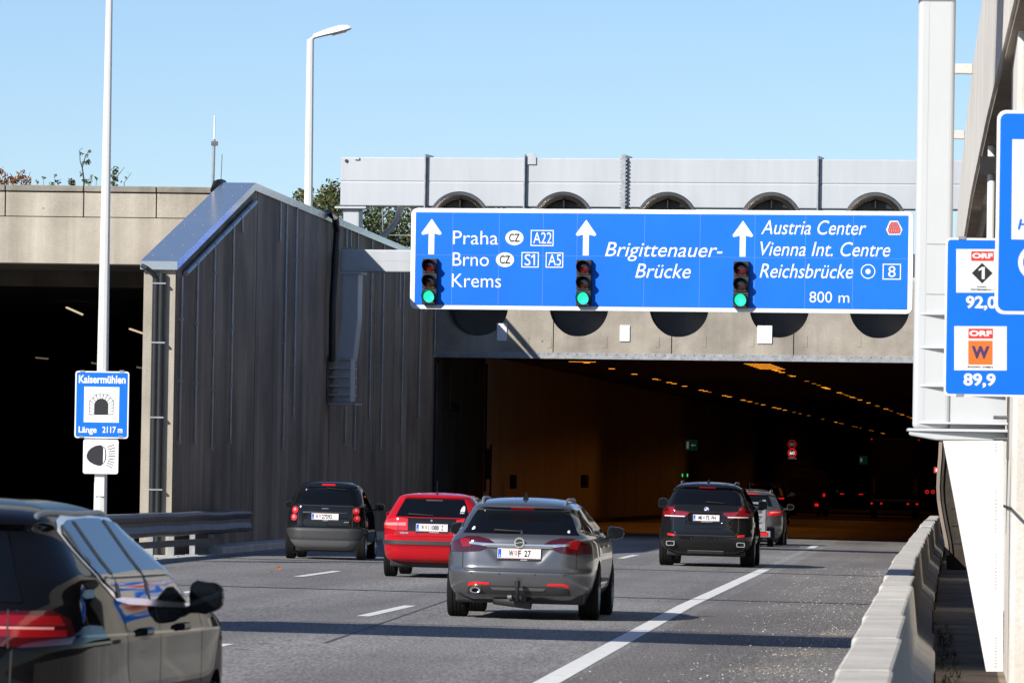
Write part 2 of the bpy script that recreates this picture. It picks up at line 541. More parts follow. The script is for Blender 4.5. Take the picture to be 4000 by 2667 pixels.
# painted markings: sheets 4 mm above the road
def stripe(mb, x, wd, y0, y1, n=1, xf=lambda y: 0.0):
    for i in range(n):
        a, b_ = y0 + (y1 - y0) * i / n, y0 + (y1 - y0) * (i + 1) / n
        xa, xb = x + xf(a), x + xf(b_)
        mb.add([(q, y, gz(q) + .004) for q, y in ((xa - wd / 2, a), (xa + wd / 2, a), (xb + wd / 2, b_), (xb - wd / 2, b_))], [(0, 1, 2, 3)])
XA, XB, XC, XE = -6.94, -10.42, -3.55, -14.08
mb = MB(); stripe(mb, XC, 0.22, 20, 112, 46, lambda y: .0072 * max(0, 78 - y)); stripe(mb, XC, 0.2, 150, 158)
tag(mb.build('road_marking', 'road_paint'), 'solid white line between right lane and hard shoulder', 'road marking', kind='structure')
mb = MB(); stripe(mb, XC, 0.2, 112, 150, 10)
tag(mb.build('road_marking', 'worn_paint'), 'worn stretch of the hard shoulder line', 'road marking', kind='structure')
mb = MB(); stripe(mb, XE, 0.2, 20, 166, 30)
tag(mb.build('road_marking', 'worn_paint'), 'dirty edge line beside the kerb', 'road marking', kind='structure')
dash_group = 'white lane dashes on the carriageway'
for (xl, y0s, lab) in ((XA, [31.8, 49.8, 67.8, 85.8, 103.8, 121.8, 139.8, 157.8, 175.8, 193.8], 'short white lane dash between the middle and right lanes'),
                       (XB, [37.4, 55.4, 73.4, 91.4, 109.4, 127.4, 145.4, 163.4, 181.4], 'short white lane dash between the left and middle lanes')):
    for y0 in y0s:
        mb = MB(); stripe(mb, xl - (.12 if y0 < 60 else 0), 0.16, y0, y0 + 6)
        tag(mb.build('lane_dash', 'road_paint' if y0 < 150 else 'worn_paint'), lab, 'lane dash', dash_group, kind='structure')
# overhead cable shadows painted as dark strips across the road, with an old diagonal scar
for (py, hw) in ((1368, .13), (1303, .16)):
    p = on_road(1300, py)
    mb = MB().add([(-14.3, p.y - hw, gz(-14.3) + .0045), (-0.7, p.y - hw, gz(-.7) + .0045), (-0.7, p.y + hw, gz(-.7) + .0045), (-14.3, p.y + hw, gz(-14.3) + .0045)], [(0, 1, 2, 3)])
    tag(mb.build('road_joint', 'tar_black_shadow'), 'thin dark tar joint standing in for a shadow across the carriageway', 'road joint', 'tar joints standing in for shadows across the road', kind='structure')  # dark strip painted for an overhead cable shadow, not a tar joint
mb = MB()
a, b_ = on_road(745, 1476), on_road(1055, 1368)
mb.add([(a.x - .015, a.y, gz(a.x) + .005), (a.x + .02, a.y, gz(a.x) + .005), (b_.x + .02, b_.y, gz(b_.x) + .005), (b_.x - .015, b_.y, gz(b_.x) + .005)], [(0, 1, 2, 3)])
tag(mb.build('road_joint', 'tar_faint'), 'faint diagonal dark scar in the middle lane', 'road joint', kind='structure')

# chips of old paint left on the lane
mb = MB()
rr = random.Random(21)
for i in range(16):
    p = on_road(560 + i * 46 + rr.uniform(-8, 8), 1489 - i * 9.6 + rr.uniform(-3, 3))
    s_ = rr.uniform(.03, .09)
    mb.add([(p.x - s_, p.y - s_, p.z + .0042), (p.x + s_, p.y + .0, p.z + .0042), (p.x + s_ * .8, p.y + s_ * 2, p.z + .0042), (p.x - s_ * .7, p.y + s_, p.z + .0042)], [(0, 1, 2, 3)])
tag(mb.build('paint_chips', 'worn_paint'), 'row of tiny pale paint chips left on the asphalt', 'paint chips', kind='stuff')

# planted ground on top of the tunnel roofs
mb = MB().box(-160, 90, 168.5, 700, 6.9, 7.15)
mb.box(-160, WALL_X - .72, 122.7, 168.5, 6.9, 7.12)
tag(mb.build('embankment', 'soil'), kind='structure')

# ================================================================== wing wall between the tunnels
wallT = thing('retaining_wall', 'dark stained concrete wing wall with sloping metal coping between the two tunnels', 'wall', (WALL_X, 109.7, 0))
prof = [(0.0, 5.80), (12.1, 7.95), (60.3, 8.02)]     # (distance along the wall, top height)
def top_z(t):
    for (a, za), (b2, zb2) in zip(prof, prof[1:]):
        if t <= b2:
            return za + (zb2 - za) * (t - a) / (b2 - a)
    return prof[-1][1]
TH = 0.62
mb = MB()
side = [(0, -.12)] + [(t, z) for t, z in prof] + [(prof[-1][0], -.12)]
n = len(side)
v = [(0, t, z) for t, z in side] + [(-TH, t, z) for t, z in side]
f = [tuple(range(n)), tuple(range(2 * n - 1, n - 1, -1))] + [(i + n, i, (i + 1) % n, (i + 1) % n + n)[::-1] for i in range(n)]
mb.add(v, f)
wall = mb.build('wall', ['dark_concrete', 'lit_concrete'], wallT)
for p in wall.data.polygons:                         # the narrow end face takes a paler concrete than the flank
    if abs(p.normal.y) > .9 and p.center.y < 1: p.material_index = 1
def coping_seg(t0, t1, name):
    mb = MB()
    a, c = top_z(t0), top_z(t1)
    x0, x1 = -TH - .06, .05
    v = [(x0, t0, a - .15), (x1, t0, a - .15), (x1, t0, a + .02), (x0, t0, a + .02),
         (x0, t1, c - .15), (x1, t1, c - .15), (x1, t1, c + .02), (x0, t1, c + .02)]
    mb.add(v, [(0, 1, 2, 3), (7, 6, 5, 4), (1, 5, 6, 2), (4, 0, 3, 7), (3, 2, 6, 7), (0, 4, 5, 1)])
    for k in range(4):                               # rows of fixing screws
        tt = t0 + (t1 - t0) * (k + .5) / 4
        for xx in (x0 + .15, x1 - .2):
            zz = a + (c - a) * (k + .5) / 4 + .02
            mb.box(xx - .014, xx + .014, tt - .016, tt + .016, zz, zz + .012, 1)
    return mb.build(name, ['zinc', 'galvanised'], wallT, bevel=.006)
coping_seg(-.12, 5.9, 'coping'); coping_seg(5.92, 12.1, 'coping')
for k in range(8):
    coping_seg(12.1 + k * 6.02 + .01, 12.1 + (k + 1) * 6.02 - .01, 'coping')
# conduit sections under the sloping edge
n = 8
for k in range(n):
    t0, t1 = 0.9 + k * 1.38, 0.9 + k * 1.38 + 1.3
    mb = MB().tube([(.08, t0, top_z(t0) - .36), (.08, t1, top_z(t1) - .36)], .055)
    mb.tube([(.08, t1, top_z(t1) - .36), (.08, t1 + .12, top_z(t1 + .12) - .36)], .035)
    mb.build('conduit', 'galvanised', wallT, smooth=True)
# thin vertical conduits
for (x4, yb4, yt4) in ((701, 1733, None), (761, 1738, None), (827, 1759, None), (899, 1733, None), (932, 910, None), (1081, 947, None), (1106, 1760, None), (1145, 1635, None),
                       (1349, 1741, 1585), (1385, 1758, None), (1441, 1635, None), (1488, 1762, None), (1340, 970, None), (1357, 972, None), (1552, 1205, None),
                       (1567, 1728, None), (1634, 1641, None), (1655, 1218, None), (1692, 1395, None)):
    X = WALL_X + .05
    d = ray(x4 / K, 1000); t_ = X / d.x; Y = d.y * t_
    zb = at(x4 / K, yb4 / K, Y).z
    zt = top_z(min(Y - 109.7, 60)) - (.38 if Y < 121.5 else .17)
    if yt4: zt = at(x4 / K, yt4 / K, Y).z
    mb = MB().tube([(.05, Y - 109.7, zb), (.05, Y - 109.7, zt)], .027, 8)
    k = 0
    while zb + 1.2 * k < zt:
        z = zb + 1.2 * k
        mb.box(0.0, .085, Y - 109.7 - .035, Y - 109.7 + .035, z, z + .05)
        k += 1
    mb.build('conduit', 'galvanised', wallT, smooth=False)
# vertical construction joints
for x4 in (655 * 1.0 + 335, 1283, 1455):
    d = ray(x4 / K, 1000); Y = d.y * (WALL_X + .0) / d.x
    MB().box(0, .006, Y - 109.7 - .02, Y - 109.7 + .02, .25, top_z(Y - 109.7) - .16).build('joint', 'joint', wallT)
# two drain pipes on the end face, with the black hose that feeds them
pp = [at(605, 640, 109.5), at(625, 627, 109.5)]
dp = []
for (px_, pyt) in ((356.5, 640), (369.5, 627)):
    a = at(px_ + .5, pyt, 109.5)
    mb = MB().tube([(a.x - WALL_X, -.085, a.z), (a.x - WALL_X, -.085, .05)], .072, 12)
    o = mb.build('drain_pipe', 'drain_pipe', wallT, smooth=True)
    dp.append(a.x - WALL_X)
for z in (1.35, 2.75, 4.2, 5.35):
    MB().box(dp[0] - .08, dp[1] + .09, -.165, -.0, z, z + .03).build('pipe_clamp', 'galvanised', wallT)
a = at(329, 613, 109.4); b_ = at(352, 630, 109.4)
MB().tube([(a.x - WALL_X - .05, -.1, a.z + .03), (a.x - WALL_X + .05, -.18, a.z - .02), (b_.x - WALL_X - .05, -.12, b_.z + .05), (dp[0], -.085, b_.z - .1)], .045, 8).build('hose', 'drain_pipe', wallT, smooth=True)
# thick black cable hanging over the coping
c1 = [at_x(735, 494, -15.1), at_x(755, 488, -14.95), at_x(770, 500, -14.78), at_x(774, 530, -14.78), at_x(771, 580, -14.8), at_x(764, 700, -14.82), at_x(763, 830, -14.82)]
tag(MB().tube(c1, .085, 10).build('cable', 'cable_black', smooth=True), 'thick black cable hanging over the wing wall coping', 'cable')
c2 = [at(872, 548, 155), at(897, 527, 158), at(912, 505, 161), at(918, 480, 164)]
tag(MB().tube(c2, .09, 10).build('cable', 'cable_black', smooth=True), 'thick black cable bending up to the underside of the grey box beam', 'cable')
c3 = [at(495, 438, 121.4), at(500, 425, 121.6), at(510, 424, 122.4)]
tag(MB().tube(c3, .12, 8).build('cable', 'cable_black', smooth=True), 'short black hose at the peak of the sloping coping', 'cable')

# ================================================================== tunnel on the left
YL = 122.0
lt = thing('tunnel_portal', 'sunlit concrete lintel and parapet over the dark tunnel mouth behind the tall white mast', 'tunnel portal', (WALL_X - TH, YL, 0))
XL0 = -50.0
ox, oy = WALL_X - TH, YL
z0 = at(170, 605, YL).z; z1 = at(170, 499, YL).z; z2 = at(170, 440, YL).z; z3 = at(170, 426.5, YL).z
w_ = XL0 - ox
MB().box(w_, -.005, 0, .7, z0, z1 - .004).build('lintel', 'lit_concrete', lt)
edges = [-.005] + [at(p, 470, YL).x - ox for p in (359, 192, 12)] + [-14.5, -20, w_]
for a, b_ in zip(edges, edges[1:]):
    MB().box(b_ + .012, a - .012, .02, .6, z1 + .012, z2 - .02).build('parapet_panel', 'lit_concrete', lt, bevel=.01)
    MB().box(b_ + .012, a - .012, -.03, .66, z2, z3 - .0).build('parapet_cap', 'cap_concrete', lt, bevel=.015)
MB().box(w_, -.01, .06, .55, z1 - .01, z3 - .03).build('joint', 'joint', lt)
mb = MB().box(w_, -.01, .7, 100, z0 + .05, z0 + .4)
mb.box(w_, -.01, 6, 6.5, z0 - .3, z0 + .05)
mb.build('ceiling', 'tunnel_concrete', lt)
MB().box(w_, 0, 100, 100.4, -.1, z0 + .4).build('far_end', 'tunnel_black', lt)
MB().box(w_ - .4, w_, 0, 100, -.1, z0 + .4).build('side_wall', 'tunnel_black', lt)
MB().box(-.3, .0, 60.0, 100, -.1, z0 + .4).build('side_wall', 'tunnel_black', lt)
# fluorescent tubes in the dark bore
for (pa, pb, Y) in (((153, 706), (189, 722), 150), ((298, 755), (327, 765), 158), ((83, 821), (110, 823.5), 190), ((211, 833), (228, 836), 186), ((315, 843), (327, 845), 184)):
    a, b_ = at(*pa, Y), at(*pb, Y + 3)
    h = thing('tube_light', 'small lit fluorescent tube under the ceiling of the dark tunnel behind the white mast', 'light', a, group='tube lights in the dark tunnel')
    b2 = b_ - a
    MB().tube([(0, 0, 0), tuple(b2)], .03, 8).build('tube', 'fluorescent' if Y < 160 else 'fluorescent_dim', h)
    MB().tube([(0, 0, .05), tuple(b2 + Vector((0, 0, .05)))], .04, 6).build('housing', 'tunnel_black', h)

# ================================================================== tunnel on the right
SK = math.tan(R(7.0))
YP0 = 165.8
def yp(X): return YP0 - (X - WALL_X) * SK
BEND = math.tan(R(1.65))
rt = thing('tunnel_portal', 'concrete portal of the wide motorway tunnel with metal flashing under the blue gantry sign', 'tunnel portal', (WALL_X, YP0, 0))
XR = 1.2
ZC = at(1500, 823, yp(-9)).z          # underside of the lintel
ZT = 7.55
def skew_box(mb, xa, xb, za, zb, d0, d1, mi=0):
    """box along the skewed portal line, local to rt; d0..d1 = distance behind the face"""
    v = []
    for z in (za, zb):
        for (x, d) in ((xa, d0), (xb, d0), (xb, d1), (xa, d1)):
            v.append((x - WALL_X, yp(x) - YP0 + d, z))
    return mb.add(v, [(0, 3, 2, 1), (4, 5, 6, 7), (0, 1, 5, 4), (1, 2, 6, 5), (2, 3, 7, 6), (3, 0, 4, 7)], mi)
jx = [WALL_X + .01, at(1266, 780, 164.5).x, at(1541, 780, 164.5).x, at(1823, 780, 164.5).x, XR]
for a, b_ in zip(jx, jx[1:]):
    skew_box(MB(), a + .014, b_ - .014, ZC + .05, ZT, 0, .9).build('lintel', 'portal_concrete', rt, bevel=.01)
skew_box(MB(), jx[0], jx[-1], ZC + .06, ZT - .02, .04, .8).build('joint', 'joint', rt)
mb = skew_box(MB(), jx[0], jx[-1], ZC - .03, ZC + .14, -.012, -.0, 0)
skew_box(mb, jx[0], jx[-1], ZC - .04, ZC - .03, -.012, .4, 0)
x = jx[0] + .2
while x < XR:
    skew_box(mb, x, x + .035, ZC + .09, ZC + .125, -.03, -.0125, 0)
    x += .285
mb.build('flashing', 'galvanised', rt)
# white junction boxes and fixing plates on the lintel
for (pa, pb, c, d) in ((1135, 1159, 741, 781), (1421, 1445, 746, 783), (1739, 1774, 748, 789)):
    a = at(pa, d, 164.6); b_ = at(pb, c, 164.6)
    o = skew_box(MB(), a.x, b_.x, a.z, b_.z, -.045, -.002).build('junction_box', 'sign_white', rt, bevel=.015)
for px_ in (1200, 1253, 1382, 1503, 1612, 1722, 1845, 1968):
    a = at(px_, 797, 164.6)
    skew_box(MB(), a.x, a.x + .12, a.z, a.z + .32, -.012, -.001).build('fixing_plate', 'portal_concrete', rt)
# inside of the bore
LEN = 330
def bore(mb, ua, ub, va, vb, za, zb, mi=0, skewfront=True):
    v = []
    for z in (za, zb):
        for (u, vv) in ((ua, va), (ub, va), (ub, vb), (ua, vb)):
            yy = vv - (u * SK if vv < 50 else 0)
            v.append((u + vv * BEND, yy, z))
    return mb.add(v, [(0, 3, 2, 1), (4, 5, 6, 7), (0, 1, 5, 4), (1, 2, 6, 5), (2, 3, 7, 6), (3, 0, 4, 7)], mi)
UW = XR - WALL_X
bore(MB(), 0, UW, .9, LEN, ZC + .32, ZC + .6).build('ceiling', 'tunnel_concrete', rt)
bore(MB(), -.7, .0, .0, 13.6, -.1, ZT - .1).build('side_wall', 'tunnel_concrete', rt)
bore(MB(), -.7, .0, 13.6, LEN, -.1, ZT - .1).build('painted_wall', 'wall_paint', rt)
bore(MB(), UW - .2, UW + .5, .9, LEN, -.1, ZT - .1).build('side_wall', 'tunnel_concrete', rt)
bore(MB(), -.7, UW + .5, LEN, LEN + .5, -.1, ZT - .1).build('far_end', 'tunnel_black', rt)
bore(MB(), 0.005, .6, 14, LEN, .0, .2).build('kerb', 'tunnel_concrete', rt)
# pipes, hydrant and boxes near the mouth
def wall_pt(px_, py_, u=.05):
    X = WALL_X + u
    d = ray(px_, py_); t_ = X / d.x
    Y = d.y * t_ + 0
    X2 = X + (Y - YP0) * BEND
    t_ = X2 / d.x
    p = CAM_POS + d * t_
    return p - Vector((WALL_X, YP0, 0))
for (px_, ya, yb_, r) in ((1003, 835, 1180, .05), (1035, 832, 945, .04), (1118, 835, 1130, .035), (1128, 1020, 1170, .03)):
    a = wall_pt(px_, ya); b_ = Vector((a.x, a.y, wall_pt(px_, yb_).z))
    MB().tube([a, b_], r, 8).build('pipe', 'tunnel_concrete' if px_ < 1100 else 'tunnel_black', rt, smooth=True)
for (px_, ya, yb_, wd) in ((1120, 1030, 1100, .25), (1178, 1090, 1122, .35), (1340, 1090, 1120, .9), (1045, 925, 945, .3)):
    a = wall_pt(px_, ya); b_ = wall_pt(px_, yb_)
    MB().box(0 + a.x - .1, a.x + .08, a.y, a.y + wd * 2, b_.z, a.z).build('wall_box', 'tunnel_black', rt)

# sodium lamps under the tunnel roof: two rows
lz = ZC + .12
LAMPS = {}
def lamp(u, v_, kind):
    loc = (WALL_X + u + v_ * BEND, YP0 + v_ - (u * SK if v_ < 50 else 0), lz)
    if kind not in LAMPS:
        wx, m_ = {'wide': (.42, 'sodium'), 'lit': (.10, 'sodium'), 'faint': (.08, 'sodium_dim')}[kind]
        h = thing('tunnel_lamp', {'wide': 'wide orange sodium lamp under the tunnel roof close to the portal', 'lit': 'bright small orange lamp in the rows under the tunnel roof',
                                  'faint': 'faint small orange lamp in the rows deep under the tunnel roof'}[kind], 'lamp', loc, group='orange lamps under the tunnel roof')
        MB().box(-wx, wx, -.05, .05, 0, .014 if kind != 'wide' else .008).build('lens', m_, h)
        MB().box(-wx - .04, wx + .04, -.1, .1, .015, .12).build('housing', 'tunnel_concrete', h)
        LAMPS[kind] = h
        return h
    return copy_thing(LAMPS[kind], loc)
rnd = random.Random(3)
UA = at(1320, 829, 179).x - WALL_X
UB = at(1728, 845, 182).x - WALL_X
for U in (UA, UB):
    v_ = 12.0
    while v_ < (250 if U == UA else 290):
        near = v_ < (13.5 if U == UA else 21)
        lamp(U, v_, 'wide' if near else ('lit' if rnd.random() < (.55 if v_ < 120 else .25) else 'faint'))
        v_ += (1.5 if near else rnd.choice((1.6, 2.4, 3.4, 5, 9)) * (1 if v_ < 120 else 1.7))
for i, v_ in enumerate((33, 78, 128, 190)):
    for u in (UA, UB):
        L = bpy.data.lights.new('tunnel_glow', 'AREA')
        L.shape = 'RECTANGLE'; L.size = 1.5; L.size_y = 42
        L.energy = (95, 50, 20, 10)[i]; L.spread = R(112)
        L.color = (1.0, 0.30, 0.035)
        o = bpy.data.objects.new('tunnel_glow', L)
        col.objects.link(o)
        o.location = (WALL_X + u + v_ * BEND, YP0 + v_, lz - .05)

# small signs in the bore
def bore_at(px_, py_, Y): return at(px_, py_, Y)
c = at(1588, 1022, 262)
h = thing('exit_sign', 'dim green emergency exit sign on the tunnel wall', 'sign', c)
MB().box(-.28, .28, 0, .08, -.25, .25).build('panel', 'green_dim', h)
mb = MB().flat([(-.22, -.16), (-.12, -.16), (-.12, .16), (-.22, .16)], -.01).flat([(-.02, 0), (.06, .07), (.06, .02), (.2, .02), (.2, -.02), (.06, -.02), (.06, -.07)], -.01)
mb.build('pictogram', 'white_dim', h)
c = at(1983, 1056, 300)
h = thing('exit_sign', 'tiny dim green exit sign beside the lorry in the tunnel', 'sign', c)
MB().box(-.22, .22, 0, .08, -.22, .22).build('panel', 'green_dim', h)
MB().flat([(-.16, -.1), (-.06, -.1), (-.06, .1), (-.16, .1)], -.01).build('pictogram', 'white_dim', h)
for k, (py_, txt, mred, mwh) in enumerate(((1020, '80', 'red_dim', 'white_dim'), (1040, '60', 'red_glow', 'white_glow'))):
    c = at(1819.5, py_, 262)
    h = thing('speed_sign', ('dim round lit speed sign reading 80 hanging in the tunnel' if k == 0 else 'bright round lit speed sign reading 60 hanging in the tunnel'), 'sign', c)
    MB().box(-.24, .24, 0, .15, -.24, .24).build('housing', 'tunnel_black', h)
    mb = MB(); ring_disc(mb, (0, 0), .155, .205, -.01); mb.build('red_ring', mred, h)
    mb = MB(); put_text(mb, txt, -.115, .115, -.075, .15, -.01); mb.build('digits', mwh, h)
c = at(1820, 1052, 262)
h = thing('message_sign', 'small dim lit strip below the round tunnel speed signs', 'sign', c)
MB().box(-.22, .22, 0, .1, -.06, .06).build('panel', 'tunnel_black', h)
mb = MB()
for k in range(5):
    mb.box(-.19 + k * .08, -.14 + k * .08, -.012, -.002, -.035, .035)
mb.build('lit_strip', 'white_dim', h)
for px_ in (1567.5, 1579):
    c = at(px_, 1091, 258)
    h = thing('marker_light', 'tiny green marker light low on the tunnel wall behind the black off-roader', 'light', c, group='green marker lights in the tunnel')
    MB().box(-.025, .025, -.02, 0, -.07, .07).build('lens', 'green_spot', h)
    MB().box(-.06, .06, .001, .06, -.11, .11).build('housing', 'tunnel_black', h)
c = at(2150, 1079, 158)
h = thing('marker_sign', 'small red and white marker at the right edge of the tunnel mouth', 'sign', c)
MB().box(-.06, .06, 0, .03, -.08, .08).build('panel', 'lamp_red', h)
MB().flat([(-.01, -.04), (.05, -.04), (.05, .04), (-.01, .04)], -.006).build('white_patch', 'sign_white', h)

# ================================================================== round duct openings through the lintel
HOLES = []
for k in range(5):
    X = at(1100 + 230 * k, 703 + k * 1.2, yp(-13.7 + 2.93 * k)).x
    HOLES.append((X, at(1100 + 230 * k, 703 + k * 1.2, yp(X)).z, .865))
cut = MB()
for (X, z, r) in HOLES:
    Tm = Matrix.Translation((X - WALL_X, yp(X) - YP0 - .5, z)) @ Matrix.Rotation(R(-90), 4, 'X')
    cut.lathe([(0, 0), (r, 0), (r, 2.2), (0, 2.2)], Tm, 48)
co = cut.build('cutter', 'joint', rt)
for o in [x for x in rt.children if x.name.startswith(('lintel', 'joint'))]:
    o.modifiers.clear()
    md = o.modifiers.new('hole', 'BOOLEAN'); md.operation = 'DIFFERENCE'; md.object = co; md.solver = 'EXACT'
    dg = bpy.context.evaluated_depsgraph_get(); dg.update()
    me = bpy.data.meshes.new_from_object(o.evaluated_get(dg))
    o.modifiers.clear(); o.data = me
bpy.data.objects.remove(co)
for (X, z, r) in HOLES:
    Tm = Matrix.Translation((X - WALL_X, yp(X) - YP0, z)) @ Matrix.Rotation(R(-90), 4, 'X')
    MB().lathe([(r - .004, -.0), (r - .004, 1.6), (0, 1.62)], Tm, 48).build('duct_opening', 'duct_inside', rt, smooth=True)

# ================================================================== five fans with bell mouths on the front of the box beam
fd0 = None
for k in range(5):
    cx, cy = 1055 + 238.7 * k, 512 + k * .7
    X = at(cx, cy, 165.0).x
    Yk = 166.6 - (X - WALL_X) * SK - .62
    p = at(cx, cy, Yk)
    if fd0 is None:
        T = Matrix.Rotation(R(90), 4, 'X')           # local z of the lathe points towards the traffic
        h = thing('jet_fan', 'big round steel fan with polished bell mouth on the box beam behind the blue sign', 'fan', p, group='steel fans above the tunnel mouth')
        MB().lathe([(.76, -.6), (.76, -.15)], T, 40).build('casing', 'duct_inside', h, smooth=True)
        bell = [(.76, -.15), (.785, -.08), (.86, -.01), (.905, .03), (.92, .07), (.89, .10), (.82, .09), (.75, .0), (.70, -.12)]
        MB().lathe(bell, T, 56).build('bell_mouth', 'steel', h, smooth=True)
        MB().lathe([(.70, -.12), (.69, -.58), (.0, -.59)], T, 40).build('lining', 'duct_inside', h, smooth=True)
        MB().box(-.02, .02, .1, .57, .45, .70).build('vane', 'black_plastic', h)
        fd0 = h
    else:
        copy_thing(fd0, p)

# ================================================================== grey box beam above the ducts
YB = 166.6
def ybeam(X): return YB - (X - WALL_X) * SK
a = at(780, 418, ybeam(-17.7))
xe = 1.9
ztop = at(1440, 363.5, ybeam(-9)).z; zbot = at(1440, 476.5, ybeam(-9)).z
bb = thing('gantry_beam', 'long pale grey steel box beam on posts above the tunnel portal', 'gantry', (a.x, ybeam(a.x), 0), rz=-math.atan(SK))
cs = math.cos(math.atan(SK))
Lb = (xe - a.x) / cs
seams = [0.0] + [(at(p, 420, ybeam(at(p, 420, 166).x)).x - a.x) / cs for p in (978, 1206, 1437, 1880)] + [Lb]
for s0, s1 in zip(seams, seams[1:]):
    zm = zbot + (ztop - zbot) * .5
    MB().box(s0 + .02, s1 - .02, 0, .85, zm + .004, ztop).build('beam_panel', 'grey_paint', bb, bevel=.03)
    MB().box(s0 + .02, s1 - .02, 0, .85, zbot, zm - .004).build('beam_panel', 'grey_paint', bb, bevel=.03)
MB().box(.05, Lb - .05, .02, .8, zbot + .02, ztop - .02).build('beam_core', 'sign_back', bb)
for i, s0 in enumerate(seams[1:-1]):
    mb = MB().box(s0 - .018, s0 + .018, -.16, .95, zbot - .06, ztop + .09)
    if i == 2:
        mb.box(s0 - .1, s0 - .019, -.16, -.10, zbot - .05, ztop + .12)
        k = 0
        while zbot + .06 + k * .11 < ztop:
            z = zbot + .06 + k * .11
            mb.box(s0 - .15, s0 - .1, -.15, -.11, z, z + .045)
            mb.box(s0 + .019, s0 + .06, -.15, -.11, z, z + .045)
            k += 1
    mb.build('flange', 'galvanised', bb)
s1 = seams[2] + .03
ly = []
mb = MB().prism([(s1, ztop - .2), (s1 + .3, ztop - .2), (s1 + .3, ztop + .05), (s1 + .22, ztop + .13), (s1 + .1, ztop + .13), (s1, ztop + .05)], -.05, -.01)
mb.build('lifting_lug', 'grey_paint', bb, bevel=.01)
MB().lathe([(.0, .03), (.05, .03), (.05, 0)], Matrix.Translation((.2, -.005, ztop - .12)) @ Matrix.Rotation(R(90), 4, 'X'), 16).build('cable_hole', 'black_plastic', bb)
MB().box(.45, .6, -.06, 0, ztop - .09, ztop - .01).build('bracket', 'grey_paint', bb, bevel=.02)
for s0 in (.08, Lb - .7):
    MB().box(s0, s0 + .5, .15, .65, 7.0, zbot - .08).build('post', 'grey_paint', bb, bevel=.05)
    MB().box(s0 - .22, s0 + .72, 0.0, .82, zbot - .08, zbot - .02).build('head_plate', 'grey_paint', bb)
# thin rail frame hanging below the beam
mb = MB()
p = [at(879, 479, 164), at(879, 540, 164), at(950, 541, 164)]
mb.tube([(q_.x, q_.y, q_.z) for q_ in (at(893, 478, 164), p[0], p[1], p[2])], .022, 6)
mb.tube([tuple(at(943, 478, 164)), tuple(p[2])], .022, 6)
tag(mb.build('rail_frame', 'galvanised'), 'thin grey rail frame hanging under the box beam', 'frame')
# ================================================================== the big gantry sign
YS = 136.5
SKS = R(7.0)
sg0 = at(945, 478, YS)
SX, SZ = 94.4, 96.3                        # pixels per metre on the sign
def S(px, py):
    return ((px - 945) / SX, -(py - (478 + .0104 * (px - 945))) / SZ)
def Sp(pts): return [S(*p) for p in pts]
gs = thing('gantry_sign', 'wide blue overhead direction sign with white lettering and three arrows', 'direction sign', sg0, rz=-SKS)
W_, H_ = 1150 / SX, 234 / SZ
outer = [(x, z) for x, z in rrect(0, W_, -H_, 0, .15)]
MB().prism(outer, 0, .10).build('panel', 'sign_white', gs, bevel=.006)
x0, z0_ = S(957, 487); x1, z1_ = S(2084, 714)
b0, b1, c0, c1_ = .115, W_ - .115, -H_ + .10, -.10
MB().flat([(b0, c0), (b1, c0), (b1, c1_), (b0, c1_)], -.004).build('blue_field', 'sign_blue', gs)
mb = MB()
for px_ in (1042, 1150, 1252, 1330, 1485, 1612, 1737, 1852, 1960):
    x = S(px_, 500)[0]
    mb.flat([(x - .005, c0), (x + .005, c0), (x + .005, c1_), (x - .005, c1_)], -.0055)
zz = S(1500, 592)[1]
mb.flat([(b0, zz - .004), (b1, zz - .004), (b1, zz + .004), (b0, zz + .004)], -.0057)
mb.build('seam', 'sign_seam', gs)
ml = MB()
YT = -.009
def T(s, xa, xb, base, cap, shear=0.0, bold=-.003):
    a = S(xa, base); b = S(xb, base)
    mid = S((xa + xb) / 2, base)
    m1 = MB(); put_text(m1, s, a[0], b[0], mid[1], cap / SZ, YT, shear, bold)
    m1.build('lettering', 'sign_white', gs)
T('Praha', 1043, 1147.5, 562.6, 31); T('Brno', 1043, 1127, 612.5, 31); T('Krems', 1042, 1156, 662, 31)
T('A22', 1229, 1271.5, 561, 25.5, bold=.0); T('S', 1210, 1223.5, 611.5, 25.5, bold=.0); T('A5', 1264.5, 1294, 612, 25.5, bold=.0)
m1 = MB(); put_one(m1, S(1225, 611)[0], S(1235, 611)[0], S(1230, 611.5)[1], 25.5 / SZ, YT); m1.build('lettering', 'sign_white', gs)
T('Brigittenauer-', 1395, 1664, 592, 32.5, .26, .0); T('Brücke', 1465, 1592, 641, 32.5, .26, .0)
T('Austria Center', 1751, 1989, 542, 32, .26, .0); T('Vienna Int. Centre', 1750, 2044, 591.5, 32, .26, .0); T('Reichsbrücke', 1749, 1961, 641.5, 32, .26, .0)
T('8', 2040, 2056.5, 639.5, 24.5); T('800', 1863, 1914, 697.5, 24.5); T('m', 1929, 1953, 698, 24.5)
for (xa, xb, ya, yb_) in ((1223, 1276, 530, 567), (1202.5, 1242.5, 581, 616.5), (1258.5, 1299, 582, 617), (2027.5, 2068.5, 609.5, 645.5)):
    a = S(xa, yb_); b = S(xb, yb_); zt = S((xa + xb) / 2, ya)[1]; zb = S((xa + xb) / 2, yb_)[1]
    ml = MB(); ring_rect(ml, a[0], b[0], zb, zt, .022, YT); ml.build('route_frame', 'sign_white', gs)
for (cx, cy) in ((1185.5, 548), (1164.5, 598.5)):
    ml = MB(); ml.disc(S(cx, cy), 21 / SX, YT, 32, rz=17 / SZ); ml.build('country_oval', 'sign_white', gs)
c = S(1994.5, 626.8)
ml = MB(); ring_disc(ml, c, 14.4 / SX, 16.4 / SX, YT); ml.disc(c, 5.8 / SX, YT, 20); ml.build('city_symbol', 'sign_white', gs)
